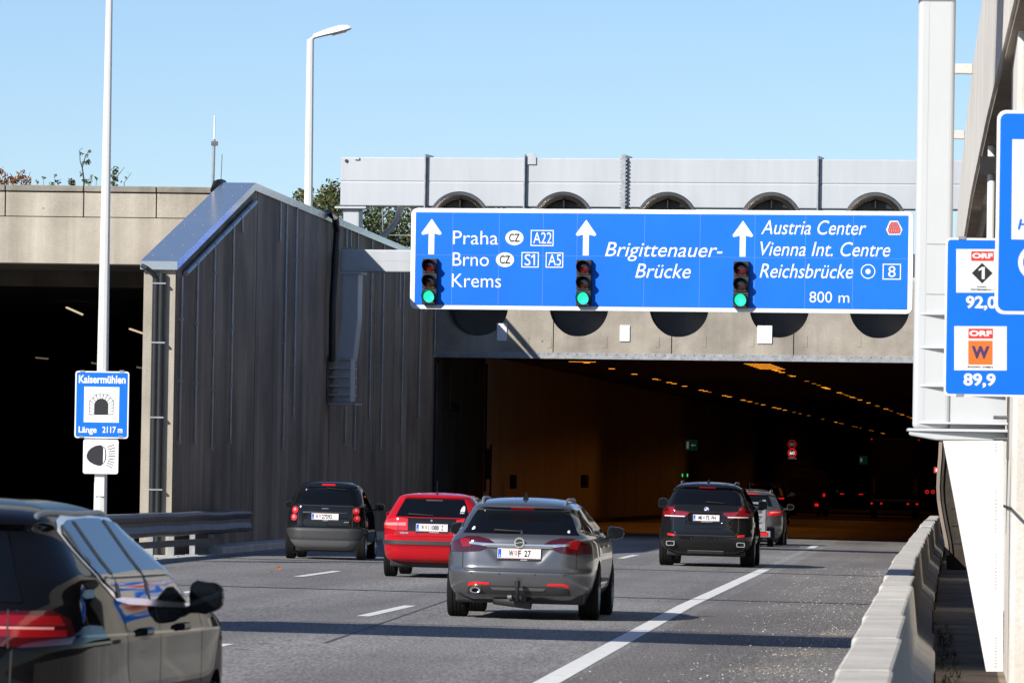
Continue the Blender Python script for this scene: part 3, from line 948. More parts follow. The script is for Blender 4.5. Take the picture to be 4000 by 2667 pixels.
for (tx, ty) in ((993, 503), (1350.5, 506.6), (1709.5, 510)):
    cx, cz = S(tx, ty)
    u = 1 / SZ; ml = MB()
    pts = [(0, 0), (23, -52), (23.5, -57), (19, -59.5), (8, -55), (6.8, -52), (6.8, -83.5), (-6.8, -83.5), (-6.8, -52), (-8, -55), (-19, -59.5), (-23.5, -57), (-23, -52)]
    ml.flat([(cx, cz), (cx + 23.4 * u, cz - 32.5 * u), (cx + 23.6 * u, cz - 35 * u), (cx + 20.5 * u, cz - 37.5 * u), (cx + 7.2 * u, cz - 34.5 * u), (cx - 7.2 * u, cz - 34.5 * u), (cx - 20.5 * u, cz - 37.5 * u), (cx - 23.6 * u, cz - 35 * u), (cx - 23.4 * u, cz - 32.5 * u)], YT)
    ml.flat([(cx - 6.9 * u, cz - 82.5 * u), (cx + 6.9 * u, cz - 82.5 * u), (cx + 6.9 * u, cz - 34.6 * u), (cx - 6.9 * u, cz - 34.6 * u)], YT)
    ml.build('arrow', 'sign_white', gs)
z4 = lambda zx, zy: ((2800 + zx / 2.351) / K, (500 + zy / 2.351) / K)
hexp = [z4(*p) for p in ((1583, 869), (1652, 869), (1696, 947), (1676, 997), (1572, 997), (1549, 947))]
MB().flat(Sp(hexp), YT).build('dot_emblem', 'sign_white', gs)
for (cx, cy) in ((1185.5, 548), (1164.5, 598.5)):
    mk = MB(); a = S(cx - 12.5, cy + 9); b = S(cx + 12.5, cy + 9)
    put_text(mk, 'CZ', a[0], b[0], S(cx, cy + 9.2)[1], 19 / SZ, -.0135, 0, .02)
    mk.build('country_code', 'sign_black', gs)
md = MB()
for r_, (yy, n_, xm) in enumerate(((885, 4, 1620), (900, 5, 1620), (914, 6, 1621), (927, 6, 1622), (941, 7, 1623), (954, 7, 1623), (967, 7, 1624), (981, 6, 1624))):
    for k in range(n_):
        zx = xm + (k - (n_ - 1) / 2) * 16.5
        md.disc(S(*z4(zx, yy)), .022, -.0135, 8)
md.build('dot_pattern', 'dot_red', gs)
# beam, arm and wall bracket that carry the sign
zbt, zbb = S(860, 573)[1], S(860, 625)[1]
xb0 = S(775, 600)[0]
MB().box(xb0, W_ + .9, .32, .82, zbb, zbt).build('beam', 'grey_paint', gs, bevel=.03)
MB().box(xb0 + .0, W_ + .9, .314, .3195, (zbb + zbt) / 2 - .004, (zbb + zbt) / 2 + .004).build('seam', 'sign_back', gs)
MB().box(S(815, 600)[0], S(848, 600)[0], .30, .3195, S(815, 618)[1], S(815, 603)[1]).build('hatch', 'grey_paint', gs, bevel=.006)
for k in range(7):
    x = .7 + k * (W_ - 1.4) / 6
    MB().box(x - .05, x + .05, .10, .319, -H_ + .2, -.15).build('bracket', 'sign_back', gs)
xa, xb = S(778, 640)[0], S(817, 640)[0]
zj = S(800, 828)[1]
mb = MB()
x2a, x2b = S(767, 830)[0], S(803, 830)[0]
zk = S(800, 735)[1]
v = [(xa, .33, zbb), (xb, .33, zbb), (xb, .33, zk), (x2b + .05, .33, zj), (x2a, .33, zj), (xa, .33, zk)]
v += [(p[0], .8, p[2]) for p in v]
mb.add(v, [(0, 5, 4, 3, 2, 1), (6, 7, 8, 9, 10, 11), (0, 1, 7, 6), (1, 2, 8, 7), (2, 3, 9, 8), (3, 4, 10, 9), (4, 5, 11, 10), (5, 0, 6, 11)])
mb.build('post', 'grey_paint', gs, bevel=.02)
MB().box(xa - .06, xb + .08, .25, .9, zbb - .06, zbb - .002).build('flange', 'grey_paint', gs)
zlow = S(790, 935)[1]
mb = MB().box(x2a + .06, x2b, .33, .8, zlow + .08, zj)
mb.build('bracket', 'grey_paint', gs, bevel=.01)
for k in range(6):
    z = zj - k * (zj - zlow - .04) / 5.0
    mb = MB().box(x2a - .12, x2b + (.02 if k < 5 else .16), .2, .9, z - .03, z - .0)
    mb.build('gusset', 'grey_paint', gs)
MB().box(x2a - .16, x2a - .12, .1, 1.0, zlow, zj + .05).build('back_plate', 'rail_steel', gs)

# ------------------------------------------------------------------ three signal heads on the sign
labs = ('black three-lens traffic light showing green beside the Praha lettering', 'black three-lens traffic light showing green under the middle arrow of the blue sign', 'black three-lens traffic light showing green under the right arrow of the blue sign')
def signal(px0, px1, py0, py1, label):
    a = S(px0, py1); b = S(px1, py0)
    c = Vector(((a[0] + b[0]) / 2, 0, 0)); zc = (a[1] + b[1]) / 2
    base = gs.matrix_basis if False else Matrix.Translation(sg0) @ Matrix.Rotation(-SKS, 4, 'Z')
    loc = base @ Vector((c.x, -.0, S((px0 + px1) / 2, (py0 + py1) / 2)[1]))
    h = thing('traffic_light', label, 'traffic light', loc, rz=-SKS, group='traffic lights on the gantry sign')
    wd, ht = (px1 - px0) / SX, (py1 - py0) / SZ
    for k in range(3):
        zt = ht / 2 - k * ht / 3
        MB().box(-wd / 2, wd / 2, -.16, -.014, zt - ht / 3 + .006, zt - .004).build('housing', 'black_plastic', h, bevel=.012)
        zc = zt - ht / 6
        rr = wd * .40
        Tm = Matrix.Translation((0, -.161, zc)) @ Matrix.Rotation(R(90), 4, 'X')
        lens = [(rr * math.cos(t), .035 * math.sin(t)) for t in [R(90) * i / 5 for i in range(6)]]
        MB().lathe(lens, Tm, 24).build('lens', ('signal_red', 'signal_amber', 'signal_green')[k], h, smooth=True)
        # visor: open tube, longer on top
        vis = MB()
        seg = 24
        for i in range(seg):
            for (ra, rb) in ((rr * 1.05, rr * 1.05), ):
                pass
        vv, ff = [], []
        for i in range(seg + 1):
            t = R(-50) + R(280) * i / seg
            ln = .06 + .19 * max(0.0, math.sin(t) * .5 + .5) ** 1.1
            for r_ in (rr * 1.04, rr * 1.13):
                vv.append((r_ * math.cos(t), -.161, zc + r_ * math.sin(t)))
                vv.append((r_ * math.cos(t), -.161 - ln, zc + r_ * math.sin(t)))
        for i in range(seg):
            a_, b_2 = i * 4, (i + 1) * 4
            ff += [(a_, a_ + 1, b_2 + 1, b_2), (a_ + 2, b_2 + 2, b_2 + 3, a_ + 3), (a_ + 1, a_ + 3, b_2 + 3, b_2 + 1)]
        vis.add(vv, ff).build('visor', 'black_plastic', h, smooth=True)
    MB().box(-wd * .3, wd * .3, -.0135, -.0095, -ht * .4, ht * .4).build('mount', 'black_plastic', h)
signal(976, 1010, 595.4, 701.7, labs[0])
signal(1332.2, 1366.6, 599, 706, labs[1])
signal(1691.8, 1726.5, 603, 710, labs[2])

# ================================================================== tall white mast with the tunnel name signs
YM = 101.5
base = at(230.5, 1150, YM)
top = at(248, -60, YM)
mz = thing('lamp_mast', 'tall white tapering mast carrying the small tunnel signs', 'mast', (base.x, YM, gz(base.x)))
r_bot, r_top = .128, .060
ht = top.z
MB().tube([(0, 0, 0), (0, 0, ht)], r_bot, 8, r2=r_top).build('pole', 'pole_white', mz, bevel=.012)
MB().box(-.09, .09, -.14, -.11, 1.15, 1.7).build('access_door', 'pole_white', mz, bevel=.01)
MB().box(-.2, .2, -.2, .2, -.02, .03).build('base_plate', 'galvanised', mz)
def sign_frame(Y, px0, py0, ppm_k=1.0):
    pass
def flat_sign(name, label, Y, l, r, t, b, back='sign_white', field='sign_blue', rim=.03, rad=.05, rz=0.0, roll=True):
    """returns root and map from photo px to local x,z; local origin = upper-left corner"""
    o = at(l, t, Y)
    ppm = 13066.0 / (Y * math.cos(YAW))
    rt_ = thing(name, label, 'sign', o, rz=rz)
    tilt = .0162
    def L(px, py): return ((px - l) / ppm, -((py - t) - tilt * (px - l)) / ppm)
    return rt_, L, ppm
tn, L, ppm = flat_sign('tunnel_sign', 'blue tunnel name sign with white tunnel pictogram on the tall white mast', YM - .22, 173.5, 299.5, 851.5, 0)
w1, h1 = 126 / ppm, 155.5 / ppm
MB().prism(rrect(0, w1, -h1, 0, .05), 0, .03).build('panel', 'sign_white', tn)
MB().flat(rrect(.024, w1 - .024, -h1 + .024, -.024, .03), -.003).build('blue_field', 'sign_blue', tn)
mw = MB()
def TL(mb_, s, xa, xb, base_, cap, y, Lf, ppm_, bold=.02, shear=0):
    a = Lf(xa, base_); b = Lf(xb, base_); m_ = Lf((xa + xb) / 2, base_)
    put_text(mb_, s, a[0], b[0], m_[1], cap / ppm_, y, shear, bold)
TL(mw, 'Kaisermühlen', 181.7, 291.3, 880.5, 18.5, -.006, L, ppm, .03)
TL(mw, 'Länge', 183.2, 225.6, 995, 14.5, -.006, L, ppm, .025); TL(mw, '2117 m', 239, 286, 995.6, 14.5, -.006, L, ppm, .025)
c = L(236, 930)
hw = 41.2 / ppm
mw.flat([(c[0] - hw, c[1] - hw), (c[0] + hw, c[1] - hw), (c[0] + hw, c[1] + hw), (c[0] - hw, c[1] + hw)], -.006)
mw.build('lettering', 'sign_white', tn)
z3f = lambda zx, zy: L(zx / 4.0, 784.4 + zy / 4.0)
mk = MB()
mk.flat([z3f(*p) for p in ((826, 677), (828, 545), (890, 485), (1000, 485), (1057, 545), (1055, 677))], -.009)
mk.build('pictogram', 'sign_black', tn)
mw = MB()
def arch_in(t):      # inner boundary of the stones, t 0..1 from left foot over the crown to right foot
    if t < .28: return (876, 673 - (673 - 588) * t / .28)
    if t > .72: return (1008, 588 + (673 - 588) * (t - .72) / .28)
    a = R(180 - 180 * (t - .28) / .44)
    return (942 + 66 * math.cos(a), 588 - 62 * math.sin(a))
def arch_out(t):
    pts = ((832, 673), (833, 547), (892, 490), (998, 490), (1052, 547), (1051, 673))
    br = (0, .30, .42, .58, .70, 1.0)
    for k in range(5):
        if t <= br[k + 1]:
            f_ = (t - br[k]) / (br[k + 1] - br[k])
            return (pts[k][0] + (pts[k + 1][0] - pts[k][0]) * f_, pts[k][1] + (pts[k + 1][1] - pts[k][1]) * f_)
cuts = [0, .075, .15, .225, .30, .36, .42, .475, .525, .58, .64, .70, .775, .85, .925, 1.0]
for a, b in zip(cuts, cuts[1:]):
    a2, b2 = a + .006, b - .006
    mw.flat([z3f(*arch_in(a2)), z3f(*arch_in(b2)), z3f(*arch_out(b2)), z3f(*arch_out(a2))], -.012)
mw.build('pictogram_stones', 'sign_white', tn)
for px_ in (190, 282):
    for py_ in (853, 1005):
        a = L(px_, py_)
        MB().box(a[0] - .04, a[0] + .04, -.012, .04, a[1] - .012, a[1] + .02).build('clip', 'galvanised', tn)
hs, L2, ppm = flat_sign('headlight_sign', 'small white sign with a black headlamp symbol below the blue tunnel name sign', YM - .22, 191.5, 275, 1008, 0)
w2, h2 = 82.5 / ppm, 80 / ppm
MB().prism(rrect(0, w2, -h2, 0, .04), 0, .03).build('panel', 'sign_white', hs)
z3g = lambda zx, zy: L2(zx / 4.0, 784.4 + zy / 4.0)
mk = MB()
mk.flat([z3g(*p) for p in ((940, 952), (915, 950), (880, 957), (840, 978), (812, 1008), (798, 1045), (803, 1075), (825, 1103), (865, 1127), (905, 1140), (935, 1142), (950, 1128), (950, 970))], -.004)
mk.flat([z3g(*p) for p in ((951, 966), (970, 972), (980, 1005), (983, 1045), (978, 1085), (968, 1110), (951, 1125))], -.0045)
for (a, b) in (((992, 968), (1054, 948)), ((998, 992), (1062, 975)), ((1002, 1012), (1065, 1001)), ((1003, 1030), (1066, 1028)), ((1003, 1051), (1067, 1052)), ((1001, 1075), (1062, 1085)), ((997, 1095), (1058, 1115)), ((992, 1112), (1050, 1138)), ((985, 1130), (1042, 1163))):
    dx, dy = b[0] - a[0], b[1] - a[1]
    l_ = math.hypot(dx, dy); nx, ny = -dy / l_ * 3.2, dx / l_ * 3.2
    mk.flat([z3g(a[0] + nx, a[1] + ny), z3g(b[0] + nx, b[1] + ny), z3g(b[0] - nx, b[1] - ny), z3g(a[0] - nx, a[1] - ny)], -.004)
mk.build('headlamp_symbol', 'sign_black', hs)
mw = MB().flat([z3g(*p) for p in ((955, 975), (966, 977), (973, 1010), (974, 1045), (970, 1085), (963, 1108), (954, 1118))], -.0075)
mw.build('symbol_slot', 'sign_white', hs)

# street lamp behind the wing wall
YLm = 148.0
b0 = at(709, 470, YLm); t0 = at(713, 91, YLm)
sl = thing('street_lamp', 'white street lamp with one angled head rising behind the wing wall', 'street lamp', (b0.x, YLm, 7.0))
MB().tube([(0, 0, 0), (t0.x - b0.x, 0, t0.z - 7.0)], .125, 8, r2=.095).build('pole', 'pole_white', sl, bevel=.01)
hd = Matrix.Translation((t0.x - b0.x, 0, t0.z - 7.0)) @ Matrix.Rotation(R(-16), 4, 'Y')
mb = MB()
cs_ = [(.10, .09, .02, .09), (.35, .12, .015, .13), (.6, .16, .0, .16), (.85, .17, -.01, .17), (1.02, .13, -.01, .13), (1.11, .05, 0, .06)]
vv, ff = [], []
ns = 12
for (x, hy, zb, hz) in cs_:
    for k in range(ns):
        t = 2 * math.pi * k / ns
        zz = math.sin(t)
        vv.append(hd @ Vector((x, hy * math.cos(t), zb + (hz if zz > 0 else .035) * zz)))
for i in range(len(cs_) - 1):
    for k in range(ns):
        ff.append((i * ns + k, i * ns + (k + 1) % ns, (i + 1) * ns + (k + 1) % ns, (i + 1) * ns + k))
ff += [tuple(range(ns - 1, -1, -1)), tuple((len(cs_) - 1) * ns + k for k in range(ns))]
mb.add(vv, ff).build('lamp_head', 'pole_white', sl, smooth=True)
mb = MB().add([hd @ Vector(p) for p in ((.55, -.12, -.04), (.98, -.1, -.04), (.98, .1, -.04), (.55, .12, -.04), (.6, -.08, -.075), (.92, -.07, -.075), (.92, .07, -.075), (.6, .08, -.075))],
              [(0, 1, 5, 4), (1, 2, 6, 5), (2, 3, 7, 6), (3, 0, 4, 7), (4, 5, 6, 7)])
mb.build('lens', 'lamp_clear', sl)
MB().tube([tuple(hd @ Vector((0, 0, .0))), tuple(hd @ Vector((.14, 0, .03)))], .045, 8).build('bracket', 'sign_back', sl)

# antenna on the parapet
b0 = at(489, 430, 122.4)
an = thing('antenna', 'slim white rod antenna standing at the end of the parapet', 'antenna', b0)
zt = at(491, 266, 122.4).z - b0.z
MB().tube([(0, 0, 0), (.01, 0, zt * .67)], .032, 8).build('mast', 'galvanised', an, smooth=True)
MB().tube([(.01, 0, zt * .67), (.015, 0, zt)], .018, 8).build('rod', 'sign_white', an, smooth=True)
MB().box(-.05, .09, -.04, .04, zt * .58, zt * .64).build('clamp', 'rail_steel', an)
MB().tube([(.17, 0, 0), (.19, 0, zt * .46)], .008, 6).build('whip', 'rail_steel', an)
# ================================================================== concrete ramp bridge on the right
br = thing('ramp_bridge', 'concrete ramp bridge with dark underside along the right edge', 'bridge', (0, 0, 0))
edge = [(-30, .95), (20, .68), (46.7, .50), (62, .375), (77.7, .275), (97, .20), (117, .15), (140, .12), (158, .10)]
ZB_, ZTOP = 5.68, 7.44
def deck_strip(name, m, x_off0, x_off1, za, zb):
    v, f = [], []
    for (y, x) in edge:
        v += [(x + x_off0, y, za), (x + x_off1, y, za), (x + x_off1, y, zb), (x + x_off0, y, zb)]
    for i in range(len(edge) - 1):
        a, b = i * 4, i * 4 + 4
        for k in range(4):
            f.append((a + k, a + (k + 1) % 4, b + (k + 1) % 4, b + k))
    f += [(3, 2, 1, 0), tuple(len(v) - 4 + k for k in range(4))]
    return MB().add(v, f).build(name, m, br)
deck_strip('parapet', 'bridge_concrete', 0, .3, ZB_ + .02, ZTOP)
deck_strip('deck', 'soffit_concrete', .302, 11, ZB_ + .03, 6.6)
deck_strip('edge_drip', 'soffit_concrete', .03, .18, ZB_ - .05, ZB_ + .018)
for y in (60, 68, 84, 92, 104, 118):
    x = np.interp(y, [e[0] for e in edge], [e[1] for e in edge])
    MB().box(x + .302, x + 9, y, y + .02, ZB_ + .0, ZB_ + .029).build('joint', 'joint', br)
for (px_, py_, Y) in ((2215, 159, 78), (2204, 310, 93.5)):
    p = at(px_, py_, Y)
    xd = float(np.interp(Y, [e[0] for e in edge], [e[1] for e in edge]))
    MB().box(-.42, xd, Y - .07, Y + .07, p.z - .07, p.z + .07).build('cantilever_arm', 'bridge_concrete', br, bevel=.015)
# piers and abutment wall
MB().box(.56, 3.2, 49.2, 54.0, -.1, ZB_ + .02).build('abutment', 'bridge_concrete', br, bevel=.04)
for z in (1.5, 3.1):
    MB().box(.54, .559, 49.0, 57.0, z, z + .02).build('joint', 'joint', br)
for Y in (80, 106, 130):
    MB().box(.62, 1.3, Y, Y + 1.2, -.1, ZB_ + .02).build('pier', 'bridge_concrete', br, bevel=.05)
MB().box(3.2, 3.6, 54.2, 160, -.1, ZB_).build('back_wall', 'tunnel_concrete', br)  # dark colour stands for the shade under the deck
p = at(2278, 400, 66)
MB().tube([(p.x, 66, 2.0), (p.x, 66, ZB_)], .05, 12).build('drain_pipe', 'pole_white', br, smooth=True)
MB().box(p.x - .14, p.x + .14, 65.85, 66.15, 5.3, 5.5).build('pipe_collar', 'black_plastic', br)

# rough retaining wall end beside the tunnel mouth, shade under the ramp painted into its dark colour
YR = 118.0
rw = thing('shoring_wall', 'dark rough concrete wall with a ragged left edge behind the white board', 'wall', (0, YR, 0))
pts = [(2157, 1015), (2155.5, 1050), (2152.5, 1085), (2151, 1120), (2152.5, 1148), (2156, 1172), (2160, 1195), (2164, 1215), (2170, 1245), (2173, 1275)]
le = [at(*p, YR) for p in pts]
poly = [(p.x, p.z) for p in le]
poly = [(poly[0][0] + .05, 5.6), (poly[0][0], 3.2)] + poly + [(poly[-1][0] + .02, -.1), (2.2, -.1), (2.2, 5.6)]
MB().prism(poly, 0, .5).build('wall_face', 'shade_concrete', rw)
strip = [(p.x - .004, p.z) for p in le]
MB().prism([(x - .0, z) for x, z in strip] + [(x + .075, z) for x, z in strip[::-1]], -.10, -.003).build('edge_strip', 'soffit_concrete', rw, bevel=.01)
MB().prism([(x + .08, z) for x, z in strip] + [(x + .145, z) for x, z in strip[::-1]], -.06, -.003).build('edge_strip', 'tunnel_concrete', rw, bevel=.01)
for k in range(9):
    z = .5 + k * .36
    MB().box(.1, 2.2, -.02, -.002, z, z + .02).build('joint', 'joint', rw)

# ================================================================== near gantry post with its wall bracket
YC = 52.0
pc = 427.0
ng = thing('gantry_post', 'tall pale grey steel gantry post with ribbed wall bracket in the right foreground', 'gantry', (0, YC, 0))
xl, xr = at(2104, 400, YC).x, at(2190, 400, YC).x
zt = 7.3
zb = at(2100, 990, YC).z
MB().box(xl, xr, 0, .42, zb + .02, zt).build('post', 'post_paint', ng, bevel=.045, seg=4)
MB().box(xl + .10, xl + .102, -.002, -.0005, zb + .1, zt).build('seam', 'sign_back', ng)
xw = .545
for py_ in (718, 795, 883, 968):
    z = at(2118, py_, YC).z
    v = [(xl + .06, -.004, z), (xr - .02, -.085, z), (xw, -.17, z), (xw, .40, z), (xl + .06, .40, z)]
    v = v + [(p[0], p[1], z - .018) for p in v]
    n = 5
    MB().add(v, [tuple(range(n)), tuple(range(2 * n - 1, n - 1, -1))] + [(i, i + n, (i + 1) % n + n, (i + 1) % n) for i in range(n)]).build('gusset', 'post_paint', ng)
z_hi, z_lo = at(2118, 690, YC).z, at(2150, 1010, YC).z
MB().box(xr + .002, xw - .02, .004, .36, zb + .03, z_hi).build('bracket_web', 'post_paint', ng)
zpl = at(2092, 986, YC).z
v = [(xl - .04, -.012), (xw, -.11), (xw, .46), (xl - .055, .46)]
MB().add([(x, y, zpl - .012) for x, y in v] + [(x, y, zpl + .012) for x, y in v], [(3, 2, 1, 0), (4, 5, 6, 7), (0, 1, 5, 4), (1, 2, 6, 5), (2, 3, 7, 6), (3, 0, 4, 7)]).build('base_plate', 'post_paint', ng)
x3 = at(2150, 1008, YC).x
MB().prism([(xl - .03, zpl - .05), (xl - .03, zpl - .013), (xw, zpl - .013), (xw, z_lo), (x3, z_lo)], 0, .4).build('lower_web', 'post_paint', ng, bevel=.012)
MB().box(xw, xw + .012, -.2, .6, z_lo - .16, z_hi + .1).build('back_plate', 'rail_steel', ng)
for z in (zpl + .12, zpl - .075, zpl + .42, zpl + .7, z_hi - .1):
    MB().tube([(xw - .13, -.09, z), (xw + .005, -.09, z)], .016, 8).build('bolt', 'rail_steel', ng, smooth=True)
zs = [at(2160, p, YC).z for p in (560, 675)]
for z in zs:
    MB().box(xl + .11, xr - .02, -.006, -.0005, z - .004, z + .004).build('seam', 'sign_back', ng)
# the gantry beam the post carries, above the picture; its shadow crosses the road
MB().box(-17.2, xr + .05, -.75, -.02, zt - .65, zt + 1.05).build('beam', 'grey_paint', ng, bevel=.03)
MB().box(-17.1, xr, -.35, -.25, zt + 1.25, zt + 2.1).build('side_panel_added', 'galvanised', ng)  # unseen panel added to thicken the shadow band on the road
MB().box(-17.1, xr, -.30, .35, zt + 1.06, zt + 1.12).build('catwalk', 'galvanised', ng)
for z in (2.35, 2.6):
    MB().tube([(-17, -.3, zt + z), (xr, -.3, zt + z)], .03, 8).build('rail', 'galvanised', ng)
for k in range(9):
    MB().box(-17 + k * 2.1, -16.95 + k * 2.1, -.33, -.27, zt + 1.1, zt + 2.62).build('rail_post', 'galvanised', ng)
for xs in (-9.5, -5.4):
    MB().prism([(xs, zt - .55), (xs + 1.2, zt - .55), (xs + 1.2, zt + 1.0), (xs, zt + 1.0)], -.95, -.76).build('lane_signal', 'black_plastic', ng)
MB().box(-17.2, -16.75, 0, .45, -.0, zt).build('far_post', 'grey_paint', ng, bevel=.04)

# white board leaning against the abutment
YBd = 50.0
q = [at(2166, 1012, YBd), at(2304, 1012, YBd), at(2304, 1541, YBd), at(2265, 1541, YBd)]
wb = thing('board', 'tall white tapering board standing against the abutment wall', 'board', (q[3].x, YBd, 0))
o = q[3]
MB().prism([(p.x - o.x, p.z) for p in q], -.012, .012).build('panel', 'board_white', wb)
mb = MB()
for (ya, yb_) in ((1015, 1048), (1130, 1222), (1268, 1362), (1460, 1532)):
    z0, z1 = at(2288, yb_, YBd).z, at(2288, ya, YBd).z
    z = z0
    rr = random.Random(int(ya))
    while z < z1:
        h_ = rr.uniform(.008, .02)
        mb.flat([(at(2285, ya, YBd).x - o.x, z), (at(2291, ya, YBd).x - o.x, z), (at(2291, ya, YBd).x - o.x, z + h_ * .6), (at(2285, ya, YBd).x - o.x, z + h_)], -.0135)
        z += h_ + .012
mb.build('stamp', 'board_stamp', wb)
MB().box(.35 + (.0), .42, .013, .5, .8, .85).build('strut', 'bark', wb)

# ================================================================== blue radio frequency sign and the nearer blue sign
YO = 46.0
o = at(2172.5, 546, YO)
rs = thing('radio_sign', 'blue radio frequency sign with two white panels reading 92,0 and 89,9', 'sign', o)
pp_ = 947.0
ox_, oz_ = 582.0, 245.0
def F(zx, zy, lean=.018):
    return ((zx - ox_ + lean * (zy - oz_) * .68) / pp_, -((zy - oz_) - .010 * (zx - ox_)) / pp_)
wR, hR = (1190 - ox_) / pp_ + .12, (1450 - 245) / pp_
MB().prism(rrect(0, wR, -hR, 0, .04), 0, .03).build('panel', 'sign_white', rs)
MB().flat(rrect(.016, wR - .016, -hR + .016, -.016, .028), -.003).build('blue_field', 'sign_blue', rs)
def FT(mb_, s, xa, xb, base_, cap, y, bold=.02):
    a = F(xa, base_); b = F(xb, base_)
    put_text(mb_, s, a[0], b[0], (a[1] + b[1]) / 2, cap / pp_, y, 0, bold)
def FR(mb_, xa, xb, ya, yb_, y):
    mb_.flat([F(xa, ya), F(xb, ya), F(xb, yb_), F(xa, yb_)], y)
mb = MB()
FR(mb, 662, 1064, 332, 664, -.006); mb.build('white_field', 'sign_white', rs)
mb = MB(); FR(mb, 648, 1047, 920, 1256, -.006); mb.build('white_field', 'sign_white', rs)
mb = MB(); FT(mb, '92,0', 735, 968, 783, 92, -.006, .03); mb.build('lettering', 'sign_white', rs)
mb = MB(); FT(mb, '89,9', 718, 962, 1373, 92, -.006, .03); mb.build('lettering', 'sign_white', rs)
mb = MB(); FR(mb, 775, 947, 348, 421, -.009); mb.build('red_box', 'sign_red', rs)
mb = MB(); FR(mb, 755, 941, 938, 1013, -.009); mb.build('red_box', 'sign_red', rs)
mb = MB(); FT(mb, 'ORF', 783, 940, 403, 40, -.012, .045); mb.build('box_lettering', 'sign_white', rs)
mb = MB(); FT(mb, 'ORF', 762, 934, 996, 42, -.012, .045); mb.build('box_lettering', 'sign_white', rs)
mb = MB(); mb.flat([F(779, 515), F(858, 436), F(938, 514), F(858, 594)], -.009)
mb.build('black_diamond', 'sign_black', rs)
mb = MB(); FT(mb, 'RADIO', 820, 892, 625, 11, -.009, .03); FT(mb, 'ÖSTERREICH 1', 770, 945, 647, 12, -.009, .03); mb.build('small_print', 'sign_black', rs)
mb = MB(); FT(mb, 'RADIO WIEN', 750, 940, 1237, 13, -.009, .03)
mb.build('small_print', 'sign_black', rs)
mb = MB(); put_one(mb, F(832, 560)[0], F(884, 560)[0], F(858, 560)[1], 92 / pp_, -.012, .42); mb.build('numeral', 'sign_white', rs)
mb = MB(); FR(mb, 754, 938, 1030, 1212, -.009); mb.build('orange_box', 'sign_orange', rs)
mb = MB(); FT(mb, 'W', 778, 914, 1166, 96, -.012, .05); mb.build('letter', 'sign_purple', rs)
for (zx, zy) in ((705, 247), (690, 1448)):
    a = F(zx, zy); MB().box(a[0] - .03, a[0] + .03, -.01, .05, a[1] - .012, a[1] + .012).build('clip', 'galvanised', rs)
MB().tube([(.74, .075, -hR - 2.6), (.74, .075, -.05)], .038, 12).build('post', 'galvanised', rs, smooth=True)

YG = 38.0
o = at(2290.5, 253, YG)
bs = thing('motorway_sign', 'large blue sign with white panel cut off at the right edge', 'sign', o)
pg = 13066 / YG
wG, hG = 1.55, 467 / pg
MB().prism(rrect(0, wG, -hG, 0, .06), 0, .03).build('panel', 'sign_white', bs)
MB().flat(rrect(.022, wG - .022, -hG + .022, -.022, .045), -.003).build('blue_field', 'sign_blue', bs)
a = ((2326 - 2290.5) / pg, -(320 - 253) / pg); b = ((2326 - 2290.5) / pg, -(549 - 253) / pg)
mb = MB().flat([(a[0], a[1]), (wG - .1, a[1]), (wG - .1, b[1]), (a[0] + .003, b[1])], -.006)
ring_disc(mb, ((2384 - 2290.5) / pg, -(601 - 253) / pg), 30 / pg, 41 / pg, -.006)
mb.build('white_field', 'sign_white', bs)
mb = MB(); put_text(mb, 'H', 50 / pg, 78 / pg, -(526 - 253) / pg, 24 / pg, -.009, .2, .02)
mb.build('lettering', 'sign_blue', bs)
MB().box(.2, .26, -.012, .05, -.012, .012).build('clip', 'galvanised', bs)
MB().tube([(.55, .075, -o.z - .05), (.55, .075, -.05)], .045, 12).build('post', 'galvanised', bs, smooth=True)

# ================================================================== concrete barrier: six metre elements
bp = None
elems = []
Y = 23.0
rr = random.Random(5)
k = 0
while Y < 163:
    xl_ = float(np.interp(Y, [20, 36, 70, 110, 168], [-.53, -.57, -.66, -.62, -.47]))
    elems.append((Y, xl_))
    Y += 6.0
def barrier_prof(hh):
    return [(.0, hh), (.29, hh), (.335, .34), (.50, .2), (.50, 0), (-.21, 0), (-.21, .2), (-.045, .34)]
for (Y, xl_) in elems:
    loc = (xl_ + rr.uniform(-.006, .006), Y, gz(xl_) + rr.uniform(-.003, .003))
    if bp is None:
        h = thing('concrete_barrier', 'weathered grey concrete barrier element in the row along the hard shoulder', 'barrier', loc, group='concrete barrier elements along the shoulder')
        MB().prism(barrier_prof(.80), 0, 5.98).build('body', 'barrier_concrete', h, bevel=.022)
        mb = MB()
        mb.box(.03, .26, -.02, .0, .5, .785).build('joint_plate', 'galvanised', h)
        MB().box(.03, .26, 5.98, 5.99, .5, .785).build('joint_plate', 'galvanised', h)
        mb = MB().box(.29, .33, .3, .34, .45, .75)
        bp = h
        mbx = MB().box(.505, .52, 1.6, 2.3, .02, .14)
        mbx.build('drain_slot', 'joint', h)
    else:
        c = copy_thing(bp, loc)
    # gentle height change with distance
for i, o_ in enumerate([x for x in bpy.data.objects if x.name.startswith('concrete_barrier')]):
    o_.scale.z = rr.uniform(.996, 1.006) + (.06 if o_.location.y > 120 else 0)
    o_.rotation_euler.z = rr.uniform(-.002, .002)

